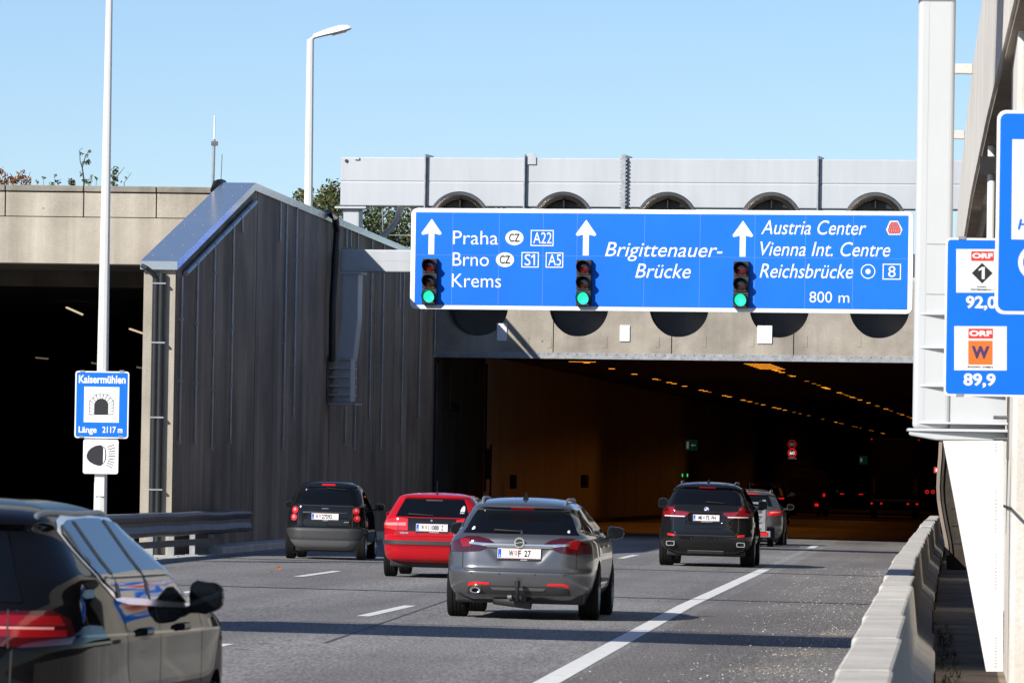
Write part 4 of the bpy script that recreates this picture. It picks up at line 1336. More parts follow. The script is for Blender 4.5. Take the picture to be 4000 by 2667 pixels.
# weeds and dead leaves behind the barrier
mb = MB()
rr = random.Random(9)
for i in range(500):
    Y = rr.choice((rr.uniform(30, 60), rr.gauss(47, 3), rr.gauss(62, 4)))
    x0 = -.08 - .19 * min(max((Y - 36) / 46, 0), 1) + rr.uniform(-.03, .14) + .15
    h_ = rr.uniform(.015, .075) * (1.6 if rr.random() < .1 else 1)
    a = rr.uniform(0, 6.28); lx, ly = rr.uniform(-.05, .05), rr.uniform(-.05, .05)
    wd = rr.uniform(.004, .011)
    mb.add([(x0 - wd * math.cos(a), Y - wd * math.sin(a), -.045), (x0 + wd * math.cos(a), Y + wd * math.sin(a), -.045), (x0 + lx, Y + ly, -.045 + h_)], [(0, 1, 2)])
tag(mb.build('weeds', 'weed'), 'low weeds and dry grass along the foot of the barrier', 'weeds', kind='stuff')
# wood chips and grit on the hard shoulder
def chips(n, place, s0, s1, m, name, label):
    mb = MB()
    for i in range(n):
        x0, Y = place()
        if x0 < -3.3 or x0 > -.98: continue
        s = rr.uniform(s0, s1)
        a = rr.uniform(0, 3.14)
        dx, dy = s * math.cos(a), s * 2.0 * math.sin(a)
        z = gz(x0) + .003
        mb.add([(x0 - dx, Y - dy, z), (x0 + dy * .4, Y - dx * .4, z + .004), (x0 + dx, Y + dy, z + s * .8), (x0 - dy * .4, Y + dx * .4, z + s * .7)], [(0, 1, 2, 3)])
    tag(mb.build(name, m), label, name.replace('_', ' '), kind='stuff')
chips(1500, lambda: (-.95 - abs(rr.gauss(0, 1.0)), rr.uniform(40, 118)), .004, .012, 'grit_pale', 'grit', 'tiny pale grit scattered over the hard shoulder')
chips(700, lambda: (rr.choice(((-1.45 + rr.gauss(0, .16), 58 + rr.gauss(0, .9)), (-1.25 + rr.gauss(0, .10), 66 + rr.gauss(0, .8)), (-1.6 + rr.gauss(0, .22), 52.5 + rr.gauss(0, .5))))), .004, .010, 'debris', 'wood_chips', 'beige patches of wood chips on the hard shoulder near the barrier')
for (px_, py_, sc, m_, lab) in ((638, 1308, .07, 'leaf_orange', 'dry brown leaf lying in the middle lane'), (644, 1311, .04, 'scrap_red', 'small reddish scrap lying beside a dry leaf'), (622, 1318, .03, 'leaf_olive', 'tiny yellow leaf on the asphalt'), (1058, 1327, .05, 'black_plastic', 'small black crumb on the asphalt')):
    p = on_road(px_, py_)
    o_ = MB().add([(-sc, 0, .0), (0, -sc * .6, .02), (sc, 0, .03), (sc * .3, sc * .6, .06), (-sc * .4, sc * .5, .05)], [(0, 1, 2, 3, 4)]).build('fallen_leaf', m_, loc=(p.x, p.y, p.z + .006))
    tag(o_, lab, 'leaf')

# ================================================================== steel guard rail on the left
gr = thing('guard_rail', 'dark grey steel guard rail with W beam on short posts beside the left lane', 'guard rail', (0, 0, 0))
path = []
for i in range(32):
    Y = 40 + i * 2.5
    x = -14.62 + (0.05 * math.sin(Y * .35)) + max(0, (Y - 106)) * .012
    path.append((x, Y))
wp = [(-.0, .95), (.10, .93), (.125, .88), (.105, .82), (.065, .77), (.065, .70), (.105, .65), (.125, .59), (.10, .53), (.0, .50)]
v, f = [], []
for (x, Y) in path:
    for (dx, z) in wp:
        v.append((x + dx, Y, z + .01 * math.sin(Y * 1.1)))
    for (dx, z) in wp[::-1]:
        v.append((x + dx - .03, Y, z + .01 * math.sin(Y * 1.1)))
n = len(wp) * 2
for i in range(len(path) - 1):
    for k in range(n):
        f.append((i * n + k, i * n + (k + 1) % n, (i + 1) * n + (k + 1) % n, (i + 1) * n + k))
f += [tuple(range(n - 1, -1, -1)), tuple((len(path) - 1) * n + k for k in range(n))]
MB().add(v, f).build('rail_beam', 'rail_steel', gr, smooth=True)
mb = MB()
v, f = [], []
lowp = [q_ for q_ in path if q_[1] < 113]
for (x, Y) in lowp:
    v += [(x - .0, Y, .30), (x + .06, Y, .30), (x + .06, Y, .42), (x - .0, Y, .42)]
for i in range(len(lowp) - 1):
    for k in range(4):
        f.append((i * 4 + k, i * 4 + (k + 1) % 4, i * 4 + 4 + (k + 1) % 4, i * 4 + 4 + k))
f += [(3, 2, 1, 0), tuple(len(v) - 4 + k for k in range(4))]
MB().add(v, f).build('lower_rail', 'rail_steel', gr)
for i, (x, Y) in enumerate(path):
    if Y > 113: continue
    o_ = MB().box(x - .14, x - .035, Y, Y + .12, .1, .80).build('post', 'galvanised', gr)
    MB().box(x - .22, x + .04, Y - .06, Y + .2, .1, .115).build('foot_plate', 'galvanised', gr)
    mb = MB().box(x - .034, x - .0, Y + .02, Y + .1, .62, .86)
    mb.build('spacer', 'rail_steel', gr)

# ================================================================== trees and bushes above the tunnels
def leafcloud(mb, blobs, n, size, seed, droop=.3):
    rr = random.Random(seed)
    tot = sum(b[3] ** 2 for b in blobs)
    for (cx, cy, cz, rad) in blobs:
        for i in range(int(n * rad ** 2 / tot)):
            while True:
                d = Vector((rr.uniform(-1, 1), rr.uniform(-1, 1), rr.uniform(-1, 1)))
                if d.length < 1: break
            d = d * (.55 + .45 * rr.random()) if rr.random() < .6 else d
            p = Vector((cx, cy, cz)) + d * rad
            s = size * rr.uniform(.5, 1.3)
            a = Vector((rr.uniform(-1, 1), rr.uniform(-1, 1), rr.uniform(-1, 1))).normalized()
            b = a.cross(Vector((rr.uniform(-1, 1), rr.uniform(-1, 1), rr.uniform(-1, 1)))).normalized()
            mb.add([p - a * s, p + b * s * .45, p + a * s, p - b * s * .45], [(0, 1, 2, 3)], rr.choice((0, 0, 1)))
def tree(name, label, base, limbs, blobs, n, size, mats, seed):
    h = thing(name, label, 'tree' if name == 'tree' else 'bush', base)
    mb = MB()
    for pts, r0, r1 in limbs:
        mb.tube(pts, r0, 7, r2=r1)
    mb.build('trunk', 'bark', h, smooth=True)
    mb = MB()
    leafcloud(mb, blobs, n, size, seed)
    mb.build('crown', mats, h)
    return h
def rel(px, py, Y, base): return tuple(at(px, py, Y) - Vector(base))
def crown(px_list, Y, base, rads):
    return [(*rel(px, py, Y + dy, base), r) for (px, py, dy), r in zip(px_list, rads)]
Yt = 178.0
b0 = at(770, 560, Yt); b0.z = 7.15
bl = crown([(700, 462, 0), (735, 470, 1), (765, 448, 0), (772, 475, 2), (688, 448, 0), (752, 485, -1)], Yt, b0, (.42, .55, .55, .6, .22, .6))
tree('tree', 'olive brown tree top between the street lamp and the grey box beam', b0, [([(0, 0, 0), (.1, 0, 1.2), tuple(Vector(bl[2][:3]))], .14, .02), ([(0, 0, .8), tuple(Vector(bl[0][:3]))], .07, .012), ([(0, 0, .6), (-1.0, 0, 1.5), rel(672, 440, Yt, b0)], .05, .008)], bl, 1500, .085, ['leaf_olive', 'leaf_green'], 11)
b0 = at(890, 560, Yt + 3); b0.z = 7.15
bl = crown([(850, 495, 0), (880, 500, 1), (840, 530, -1), (905, 520, 0), (930, 500, 1), (935, 545, 0), (870, 540, 0), (915, 560, 1), (960, 520, 0), (960, 480, 2), (1100, 490, 1), (1300, 486, 1)], Yt + 3, b0, (.55, .6, .6, .55, .55, .5, .6, .6, .6, .5, .9, .9))
tree('tree', 'green leafy tree seen below the grey box beam left of the blue sign', b0, [([(0, 0, 0), (.2, 0, 1.5), tuple(Vector(bl[3][:3]))], .16, .03), ([(0, 0, .8), tuple(Vector(bl[0][:3]))], .08, .02)], bl, 4200, .085, ['leaf_green', 'leaf_olive'], 12)
Ys = 127.0
b0 = at(22, 440, Ys); b0.z = 7.12
bl = crown([(35, 412, 0), (52, 408, 0), (10, 418, 0), (-10, 405, 0), (62, 420, 0)], Ys, b0, (.16, .18, .22, .3, .12))
tree('bush', 'orange autumn bush behind the parapet at the left edge', b0, [([(0, 0, 0), tuple(Vector(bl[1][:3]))], .03, .006), ([(0, 0, 0), rel(70, 395, Ys, b0)], .02, .004), ([(0, 0, 0), rel(-5, 385, Ys, b0)], .02, .004)], bl, 420, .05, ['leaf_orange', 'leaf_orange'], 13)
b0 = at(192, 440, Ys); b0.z = 7.12
bl = crown([(187, 352, 0), (200, 358, 0), (193, 375, 0), (203, 372, 0), (187, 400, 0), (195, 415, 0), (206, 348, 0)], Ys, b0, (.06, .05, .06, .07, .06, .07, .04))
tree('bush', 'bare thin sapling with few leaves rising above the parapet left of the mast', b0, [([(0, 0, 0), rel(193, 415, Ys, b0), rel(189, 385, Ys, b0), rel(196, 360, Ys, b0), rel(206, 344, Ys, b0)], .022, .005), ([rel(190, 390, Ys, b0), rel(184, 370, Ys, b0), rel(183, 345, Ys, b0), rel(190, 340, Ys, b0)], .012, .004)], bl, 90, .045, ['leaf_olive', 'leaf_green'], 14)
b0 = at(140, 440, Ys); b0.z = 7.12
bl = crown([(85, 417, 0), (100, 410, 0), (126, 403, 0), (133, 418, 0), (161, 418, 0), (205, 418, 0), (210, 405, 0), (222, 410, 0), (118, 424, 0), (170, 422, 0), (62, 424, 0)], Ys, b0, (.06, .05, .05, .08, .1, .1, .05, .05, .08, .1, .09))
tree('bush', 'low straggly green shoots along the top of the parapet', b0, [([(q_[0] * .9, q_[1], 0), tuple(q_[:3])], .012, .004) for q_ in bl], bl, 170, .045, ['leaf_olive', 'leaf_green'], 15)
b0 = at(262, 445, Ys); b0.z = 7.12
bl = crown([(264, 392, 0), (260, 405, 0), (266, 412, 0), (260, 425, 0), (288, 408, 0), (297, 397, 0), (280, 418, 0)], Ys, b0, (.10, .1, .09, .1, .03, .03, .03))
tree('bush', 'green shoots above the parapet just right of the white mast', b0, [([(0, 0, 0), rel(262, 410, Ys, b0), rel(272, 402, Ys, b0), rel(286, 384, Ys, b0)], .016, .004), ([(.3, 0, 0), rel(285, 420, Ys, b0), rel(302, 397, Ys, b0)], .012, .004)], bl, 110, .05, ['leaf_olive', 'leaf_green'], 16)
# ================================================================== cars
def pchip(xs, ys):
    xs = np.array(xs, float); ys = np.array(ys, float)
    h = np.diff(xs); d = np.diff(ys) / h
    m = np.zeros(len(xs))
    for i in range(1, len(xs) - 1):
        if d[i - 1] * d[i] > 0:
            w1, w2 = 2 * h[i] + h[i - 1], h[i] + 2 * h[i - 1]
            m[i] = (w1 + w2) / (w1 / d[i - 1] + w2 / d[i])
    m[0], m[-1] = d[0], d[-1]
    def f(x):
        x = min(max(x, xs[0]), xs[-1])
        i = min(max(int(np.searchsorted(xs, x)) - 1, 0), len(xs) - 2)
        t = (x - xs[i]) / h[i]
        return float((2 * t ** 3 - 3 * t ** 2 + 1) * ys[i] + (t ** 3 - 2 * t ** 2 + t) * h[i] * m[i] + (-2 * t ** 3 + 3 * t ** 2) * ys[i + 1] + (t ** 3 - t ** 2) * h[i] * m[i + 1])
    return f

class Body:
    """a car body described by horizontal slices: half width, rear and front position and corner radius at each height"""
    def __init__(s, keys, bow=.07, taper=(.07, .12), Rf=.45, bowf=.22, cab=None, dent=None):
        z = [k[0] for k in keys]
        s.fw, s.fr, s.ff, s.fR = (pchip(z, [k[i] for k in keys]) for i in (1, 2, 3, 4))
        s.z0, s.z1 = z[0], z[-1]
        s.keys = z
        s.bow, s.taper, s.Rf, s.bowf = bow, taper, Rf, bowf
        s.len = max(k[3] for k in keys)
        s.cab, s.dent = cab, dent            # cab = (height, extra rear taper of the cabin); dent = plate recess
    def plan(s, y, z=0.0):
        m = s.len / 2
        u = (y - m) / m
        t = max(0.0, (abs(u) - .45) / .55)
        tr = s.taper[0]
        if s.cab and u < 0:
            q = min(1.0, max(0.0, (z - s.cab[0]) / .16))
            tr += s.cab[1] * q * q * (3 - 2 * q)
        return 1 - (tr if u < 0 else s.taper[1]) * t * t
    def dnt(s, x, z):
        if not s.dent: return 0.0
        z0, z1, h0, h1, dep, soft = s.dent
        hw = h0 + (h1 - h0) * min(1, max(0, (z - z0) / (z1 - z0)))
        sm = lambda q: (lambda t: t * t * (3 - 2 * t))(min(1.0, max(0.0, q)))
        return dep * sm((hw - abs(x)) / soft + .5) * sm((z - z0) / soft + .5) * sm((z1 - z) / (soft * .4) + .5)
    def par(s, z):
        w = s.fw(z); yr = s.fr(z); yf = s.ff(z)
        Rr = min(s.fR(z), w * .92, (yf - yr) * .4)
        Rf = min(s.Rf, w * .92, (yf - yr) * .4)
        return w, yr, yf, Rr, Rf
    def contour(s, z):
        w, yr, yf, Rr, Rf = s.par(z)
        b, bf = min(s.bow, (yf - yr) * .1), min(s.bowf, (yf - yr) * .15)
        pts = []
        n1, n2, n3 = 16, 9, 26
        a = w - Rr
        for i in range(n1):
            x = a * i / n1; pts.append((x, yr + b * (x / w) ** 2 + s.dnt(x, z)))
        for i in range(n2):
            t = math.pi / 2 * i / n2
            x = a + Rr * math.sin(t); pts.append((x, yr + b * (x / w) ** 2 + Rr * (1 - math.cos(t))))
        ya, yb = yr + b + Rr, yf - bf - Rf
        for i in range(n3):
            pts.append((w, ya + (yb - ya) * i / n3))
        a = w - Rf
        for i in range(n2):
            t = math.pi / 2 * (1 - i / n2)
            x = a + Rf * math.sin(t); pts.append((x, yf - bf * (x / w) ** 2 - Rf * (1 - math.cos(t))))
        for i in range(n1 + 1):
            x = a * (1 - i / n1); pts.append((x, yf - bf * (x / w) ** 2))
        return [(x * s.plan(y, z), y) for x, y in pts]
    def rear(s, x, z):
        """point on the rear face; x runs on round the corner and along the flank once past the width"""
        sg = 1 if x >= 0 else -1
        q = abs(x)
        w, yr, yf, Rr, Rf = s.par(z)
        b = min(s.bow, (yf - yr) * .1)
        a = w - Rr
        if q <= a:
            X, Y = q, yr + b * (q / w) ** 2 + s.dnt(q, z)
        elif q <= a + Rr * math.pi / 2:
            t = (q - a) / Rr
            X = a + Rr * math.sin(t); Y = yr + b * (X / w) ** 2 + Rr * (1 - math.cos(t))
        else:
            X = w; Y = yr + b + Rr + (q - a - Rr * math.pi / 2)
        return Vector((sg * X * s.plan(Y, z), Y, z))
    def side(s, y, z, sg=1):
        w, yr, yf, Rr, Rf = s.par(z)
        b, bf = min(s.bow, (yf - yr) * .1), min(s.bowf, (yf - yr) * .15)
        ya, yb = yr + b + Rr, yf - bf - Rf
        if y < ya:
            t = math.acos(max(-1, min(1, 1 - max(0, y - yr - b) / Rr)))
            X = w - Rr + Rr * math.sin(t)
        elif y > yb:
            t = math.acos(max(-1, min(1, 1 - max(0, yf - bf - y) / Rf)))
            X = w - Rf + Rf * math.sin(t)
        else:
            X = w
        return Vector((sg * X * s.plan(y, z), y, z))
    def mesh(s, name, pmat, parent, axles=(), rt=.33, arch=.06, ww=.24):
        zs = []
        ks = s.keys
        for a, b in zip(ks, ks[1:]):
            n = max(2, int(round((b - a) / .022)))
            zs += [a + (b - a) * i / n for i in range(n)]
        zs.append(s.z1)
        v, f = [], []
        nc = None
        for z in zs:
            c = s.contour(z)
            half = c
            loop = [(x, y, z) for x, y in half] + [(-x, y, z) for x, y in half[-2:0:-1]]
            nc = len(loop)
            v += loop
        for i in range(len(zs) - 1):
            for k in range(nc):
                f.append((i * nc + k, i * nc + (k + 1) % nc, (i + 1) * nc + (k + 1) % nc, (i + 1) * nc + k))
        f.append(tuple(range(nc - 1, -1, -1)))
        f.append(tuple((len(zs) - 1) * nc + k for k in range(nc)))
        mb = MB(); mb.add(v, f)
        o = mb.build(name, [pmat, 'black_plastic'], parent)
        if axles:
            cut = MB()
            W = max(s.fw(z) for z in zs)
            for y in axles:
                for sg in (-1, 1):
                    T = Matrix.Translation((sg * (W - ww), y, rt)) @ Matrix.Rotation(sg * R(90), 4, 'Y')
                    r = rt + arch
                    cut.lathe([(0, 0), (r, 0), (r, ww + .3), (0, ww + .3)], T, 40, 1)
            co = cut.build('cutter', [pmat, 'black_plastic'])
            md = o.modifiers.new('arch', 'BOOLEAN'); md.operation = 'DIFFERENCE'; md.object = co; md.solver = 'EXACT'
            par_ = o.parent; o.parent = None
            dg = bpy.context.evaluated_depsgraph_get(); dg.update()
            me = bpy.data.meshes.new_from_object(o.evaluated_get(dg))
            o.modifiers.clear()
            old = o.data; o.data = me; me.name = name
            bpy.data.meshes.remove(old)
            bpy.data.objects.remove(co)
            o.parent = par_
        me = o.data
        me.polygons.foreach_set('use_smooth', [True] * len(me.polygons))
        me.set_sharp_from_angle(angle=R(42))
        return o

def roundpoly(p, it=2):
    for _ in range(it):
        q = []
        for i in range(len(p)):
            a, b = p[i], p[(i + 1) % len(p)]
            q += [(a[0] * .8 + b[0] * .2, a[1] * .8 + b[1] * .2), (a[0] * .2 + b[0] * .8, a[1] * .2 + b[1] * .8)]
        p = q
    return p
def decal(B, name, poly, m, parent, where='rear', off=.004, nu=22, nv=8, rnd=0, skirt=.02, flip=False):
    """plate of the given outline wrapped on the body, standing a few millimetres proud"""
    if flip: poly = [(-x, z) for x, z in poly]
    if rnd: poly = roundpoly(poly, rnd)
    fn = {'rear': lambda u, v: B.rear(u, v), 'right': lambda u, v: B.side(u, v, 1), 'left': lambda u, v: B.side(u, v, -1)}[where]
    us = sorted({p[0] for p in poly}); u0, u1 = us[0], us[-1]
    e = (u1 - u0) * .002
    grid = sorted(set([u0 + e, u1 - e] + [u0 + (u1 - u0) * i / nu for i in range(1, nu)] + [x for x in us[1:-1] if rnd == 0 and u0 + e < x < u1 - e]))
    cols = []
    for u in grid:
        zsx = []
        for i in range(len(poly)):
            a, b = poly[i], poly[(i + 1) % len(poly)]
            if (a[0] - u) * (b[0] - u) <= 0 and abs(a[0] - b[0]) > 1e-9:
                t = (u - a[0]) / (b[0] - a[0]); zsx.append(a[1] + t * (b[1] - a[1]))
        if len(zsx) >= 2: cols.append((u, min(zsx), max(zsx)))
    pt, inn = [], []
    d = .004
    for (u, za, zb) in cols:
        for j in range(nv + 1):
            z = za + (zb - za) * j / nv
            P = fn(u, z)
            du = fn(u + d, z) - fn(u - d, z); dz = fn(u, z + d) - fn(u, z - d)
            nrm = du.cross(dz)
            if nrm.length < 1e-9: nrm = Vector((0, -1, 0))
            nrm.normalize()
            if where == 'left': nrm = -nrm
            if where == 'rear' and nrm.y > .3 and abs(P.x) < .1: nrm = -nrm
            if where == 'right' and nrm.x < 0: nrm = -nrm
            if where == 'left' and nrm.x > 0: nrm = -nrm
            pt.append(P + nrm * off); inn.append(P - nrm * skirt)
    n, mm = len(cols), nv + 1
    f = []
    for i in range(n - 1):
        for j in range(nv):
            f.append((i * mm + j, (i + 1) * mm + j, (i + 1) * mm + j + 1, i * mm + j + 1))
    N = len(pt)
    loop = [i * mm for i in range(n)] + [(n - 1) * mm + j for j in range(1, mm)] + [i * mm + nv for i in range(n - 2, -1, -1)] + [j for j in range(nv - 1, 0, -1)]
    for a, b in zip(loop, loop[1:] + loop[:1]):
        f.append((a, a + N, b + N, b))
    mb = MB(); mb.add(pt + inn, f)
    o = mb.build(name, m, parent)
    o.data.polygons.foreach_set('use_smooth', [True] * len(o.data.polygons))
    bm_ = bmesh.new(); bm_.from_mesh(o.data); bmesh.ops.recalc_face_normals(bm_, faces=bm_.faces); bm_.to_mesh(o.data); bm_.free()
    o.data.set_sharp_from_angle(angle=R(38))
    return o
def line(B, name, pts, wd, m, parent, where='rear', off=.0015):
    """thin strip (shut line, trim) along points on the body"""
    fn = {'rear': B.rear, 'right': lambda u, v: B.side(u, v, 1), 'left': lambda u, v: B.side(u, v, -1)}[where]
    P = []
    for a, b in zip(pts, pts[1:]):
        L = math.hypot(b[0] - a[0], b[1] - a[1]); n = max(1, int(L / .05))
        P += [(a[0] + (b[0] - a[0]) * i / n, a[1] + (b[1] - a[1]) * i / n) for i in range(n)]
    P.append(pts[-1])
    vv, ff = [], []
    for i, p in enumerate(P):
        a, b = P[max(0, i - 1)], P[min(len(P) - 1, i + 1)]
        dx, dz = b[0] - a[0], b[1] - a[1]; l_ = math.hypot(dx, dz) or 1
        for sgn in (-1, 1):
            u, z = p[0] - sgn * dz / l_ * wd / 2, p[1] + sgn * dx / l_ * wd / 2
            Q = fn(u, z)
            du = fn(u + .004, z) - fn(u - .004, z); dv = fn(u, z + .004) - fn(u, z - .004)
            nr = du.cross(dv); nr.normalize()
            if where == 'left': nr = -nr
            if where == 'right' and nr.x < 0 or where == 'left' and nr.x > 0: nr = -nr
            vv.append(Q + nr * off)
        if i: ff.append((2 * i - 2, 2 * i - 1, 2 * i + 1, 2 * i))
    return MB().add(vv, ff).build(name, m, parent)

def wheel(parent, x, y, r, wd, sg):
    w_ = MB()
    T = Matrix.Translation((x, y, r)) @ Matrix.Rotation(sg * R(90), 4, 'Y')
    h = wd / 2
    prof_t = [(r * .66, -h), (r * .80, -h), (r * .93, -h * .97), (r * .985, -h * .85), (r, -h * .66)]
    for g in (-.36, 0, .36):
        prof_t += [(r, h * (g - .06)), (r * .975, h * (g - .045)), (r * .975, h * (g + .045)), (r, h * (g + .06))]
    prof_t += [(r, h * .66), (r * .985, h * .85), (r * .93, h * .97), (r * .80, h), (r * .66, h)]
    w_.lathe(prof_t, T, 40)
    o = w_.build('wheel', 'rubber', parent, smooth=True)
    rm = MB()
    rm.lathe([(r * .68, h * .92), (r * .66, h * .98), (r * .62, h * .55), (r * .60, -h * .9)], T, 32)
    for k in range(10):
        a = 2 * math.pi * k / 10
        Tk = T @ Matrix.Rotation(a, 4, 'Z')
        rm.add([Tk @ Vector(p) for p in ((.05, -.022, h * .7), (.05, .022, h * .7), (r * .64, .018, h * .86), (r * .64, -.018, h * .86))], [(0, 1, 2, 3)])
    rm.lathe([(.07, h * .68), (.06, h * .78), (0, h * .8)], T, 16)
    rm.lathe([(r * .58, -.02), (0, -.02)], T, 24, 1)
    rm.build('rim', ['rim_alloy', 'black_plastic'], o, smooth=True)
    return o
def mirror_part(parent, x, y, z, m, sg, wx=.24, hz=.17, arm=.10):
    mb = MB()
    vv, ff = [], []
    ns, nr = 16, 6
    cs2 = [(0.0, 1.0), (.02, 1.04), (.06, 1.0), (.10, .86), (.135, .6), (.155, .25)]
    for (dy, sc) in cs2:
        for k in range(ns):
            t = 2 * math.pi * k / ns
            cx = abs(math.cos(t)) ** .65 * math.copysign(1, math.cos(t)); cz = abs(math.sin(t)) ** .65 * math.copysign(1, math.sin(t))
            px_ = cx * wx / 2 * sc
            pz_ = cz * hz / 2 * sc * (1.0 if cx * sg < 0 else .86)
            vv.append((x + sg * (arm + wx / 2) + px_, y + dy, z + pz_))
    for i in range(len(cs2) - 1):
        for k in range(ns):
            ff.append((i * ns + k, i * ns + (k + 1) % ns, (i + 1) * ns + (k + 1) % ns, (i + 1) * ns + k))
    ff += [tuple((len(cs2) - 1) * ns + k for k in range(ns)), tuple(range(ns - 1, -1, -1))]
    mb.add(vv, ff)
    xa, xb = sorted((x - sg * .06, x + sg * (arm + .04)))
    mb.box(xa, xb, y + .02, y + .10, z - hz * .5, z - hz * .28)
    o = mb.build('side_mirror', m, parent, smooth=True)
    g = MB()
    pts = []
    for k in range(ns):
        t = 2 * math.pi * k / ns
        cx = abs(math.cos(t)) ** .65 * math.copysign(1, math.cos(t)); cz = abs(math.sin(t)) ** .65 * math.copysign(1, math.sin(t))
        pts.append((x + sg * (arm + wx / 2) + cx * wx * .43, z + cz * hz * .42 * (1.0 if cx * sg < 0 else .86)))
    g.flat(pts, y - .004)
    g.build('mirror_glass', 'glass_dark', o)
    return o
def plate(parent, B, z, text_parts, tilt=10, size=(.52, .12), x0=0.0, dy=-.012, frame_text=None, crest=0.0, crest_col='reflector_red'):
    p = B.rear(x0, z)
    o = MB().box(-size[0] / 2, size[0] / 2, 0, .012, -size[1] / 2, size[1] / 2).build('number_plate', 'plate_white', parent)
    o.location = (p.x, p.y + dy, p.z)
    o.rotation_euler = (R(-tilt), 0, 0)
    mb = MB().box(-size[0] / 2 - .008, size[0] / 2 + .008, .0125, .022, -size[1] / 2 - .028, size[1] / 2 + .008)
    mb.build('plate_holder', 'black_plastic', o)
    if frame_text:
        mb = MB(); put_text(mb, frame_text[0], frame_text[1], frame_text[2], -size[1] / 2 - .022, .013, .0115)
        mb.build('holder_print', 'sticker_white', o)
    mb = MB().flat([(-size[0] / 2 + .006, -size[1] / 2 + .008), (-size[0] / 2 + .045, -size[1] / 2 + .008), (-size[0] / 2 + .045, size[1] / 2 - .008), (-size[0] / 2 + .006, size[1] / 2 - .008)], -.001)
    mb.build('eu_band', 'eu_blue', o)
    mb = MB(); put_text(mb, 'A', -size[0] / 2 + .016, -size[0] / 2 + .036, -.042, .028, -.002); mb.build('country_letter', 'plate_white', o)
    for s_, a, b in text_parts:
        mb = MB(); put_text(mb, s_, a, b, -.04, .080, -.0015, 0, .03)
        mb.build('plate_lettering', 'plate_black', o)
    mb = MB()
    for zz in (-size[1] / 2 + .004, size[1] / 2 - .007):
        mb.flat([(-size[0] / 2 + .05, zz), (size[0] / 2 - .004, zz), (size[0] / 2 - .004, zz + .003), (-size[0] / 2 + .05, zz + .003)], -.001)
    mb.build('red_line', 'reflector_red', o)
    sh = [(-.018, .03), (.018, .03), (.018, -.005), (.0, -.03), (-.018, -.005)]
    MB().flat([(crest + x, z_) for x, z_ in sh], -.0015).build('crest', crest_col, o)
    MB().flat([(crest - .003, -.02), (crest + .003, -.02), (crest + .003, .026), (crest - .003, .026)], -.0025).flat([(crest - .014, .006), (crest + .014, .006), (crest + .014, .013), (crest - .014, .013)], -.0026).build('crest_cross', 'plate_white', o)
    return o
def wiper(parent, B, xa, za, xb, zb):
    P = [B.rear(xa + (xb - xa) * i / 8, za + (zb - za) * i / 8) + Vector((0, -.03, .01)) for i in range(9)]
    return MB().tube(P, .014, 6, r2=.008).build('wiper', 'black_plastic', parent, smooth=True)
def roof_z(B, x, y):
    lo, hi = B.z0 + (B.z1 - B.z0) * .6, B.z1 - .002
    for _ in range(24):
        m_ = (lo + hi) / 2
        if B.fr(m_) < y and B.side(y, m_, 1).x > x: lo = m_
        else: hi = m_
    return lo
def rails(parent, B, ya, yb, x, m='black_plastic', r=.018, h=.035):
    for sg in (-1, 1):
        P = []
        n = 16
        for i in range(n + 1):
            y = ya + (yb - ya) * i / n
            e = min(i, n - i)
            xx = x + .03 * math.sin(math.pi * i / n)
            P.append(Vector((sg * xx, y, roof_z(B, xx, y) + h * (-.2, .55, .9, 1.0)[min(e, 3)])))
        MB().tube(P, r, 8).build('roof_rail', m, parent, smooth=True)
def fin(parent, y, z, h=.07, m='black_plastic', x=0.0):
    vv = [(x - .035, y - .06, z), (x + .035, y - .06, z), (x + .03, y + .12, z), (x - .03, y + .12, z), (x, y - .045, z + h), (x, y - .02, z + h)]
    return MB().add(vv, [(0, 1, 4), (1, 2, 5, 4), (2, 3, 5), (3, 0, 4, 5), (0, 3, 2, 1)]).build('roof_antenna', m, parent, smooth=False)
def spot(parent, B, name, x, z, r, m, off=.006, seg=18, rz=None):
    poly = [(x + r * math.cos(2 * math.pi * k / seg), z + (rz or r) * math.sin(2 * math.pi * k / seg)) for k in range(seg)]
    return decal(B, name, poly, m, parent, nu=12, nv=6, off=off)
def badge_ring(parent, B, x, z, r, m='chrome', t=.25, fill=None):
    p = B.rear(x, z)
    o = MB()
    ring_disc(o, (0, 0), r * (1 - t), r, -.012, 28)
    ob = o.build('badge', m, parent)
    ob.location = p
    if fill:
        mb = MB()
        for k in range(4):
            a0 = R(90 * k)
            pts = [(0, 0)] + [(r * (1 - t) * math.cos(a0 + R(90) * i / 6), r * (1 - t) * math.sin(a0 + R(90) * i / 6)) for i in range(7)]
            mb.flat(pts, -.011, k % 2)
        mb.build('badge_field', fill, ob)
    else:
        mb = MB().disc((0, 0), r * (1 - t), -.008, 24); mb.build('badge_field', 'trim_plastic', ob)
        mb = MB().flat([(-r * .95, -r * .16), (-.1 * r, -r * .16), (.05 * r, -.02 * r), (r * .95, -.02 * r), (r * .95, r * .16), (.1 * r, r * .16), (-.05 * r, .02 * r), (-r * .95, .02 * r)], -.014)
        mb.build('badge_bar', m, ob)
    return ob
def text_on(parent, B, s, xa, xb, z, cap, m='chrome', dy=-.012, name='badge_lettering'):
    mb = MB(); put_text(mb, s, xa, xb, z, cap, 0, 0, .02)
    xm = (xa + xb) / 2
    mb.v = [tuple(B.rear(v[0], v[2]) + Vector((0, dy, 0))) for v in mb.v]
    return mb.build(name, m, parent)
def underbody(parent, B, L, w_, z0=.17, z1=.34, ya=.35):
    return MB().box(-w_, w_, ya, L - .4, z0, z1).build('underbody', 'black_plastic', parent, bevel=.03)
def car_root(name, label, X, Yr, cat='car', rz=0.0, dz=0.0):
    return thing(name, label, cat, (X, Yr, gz(X) + dz), rot=(0, .010, rz))
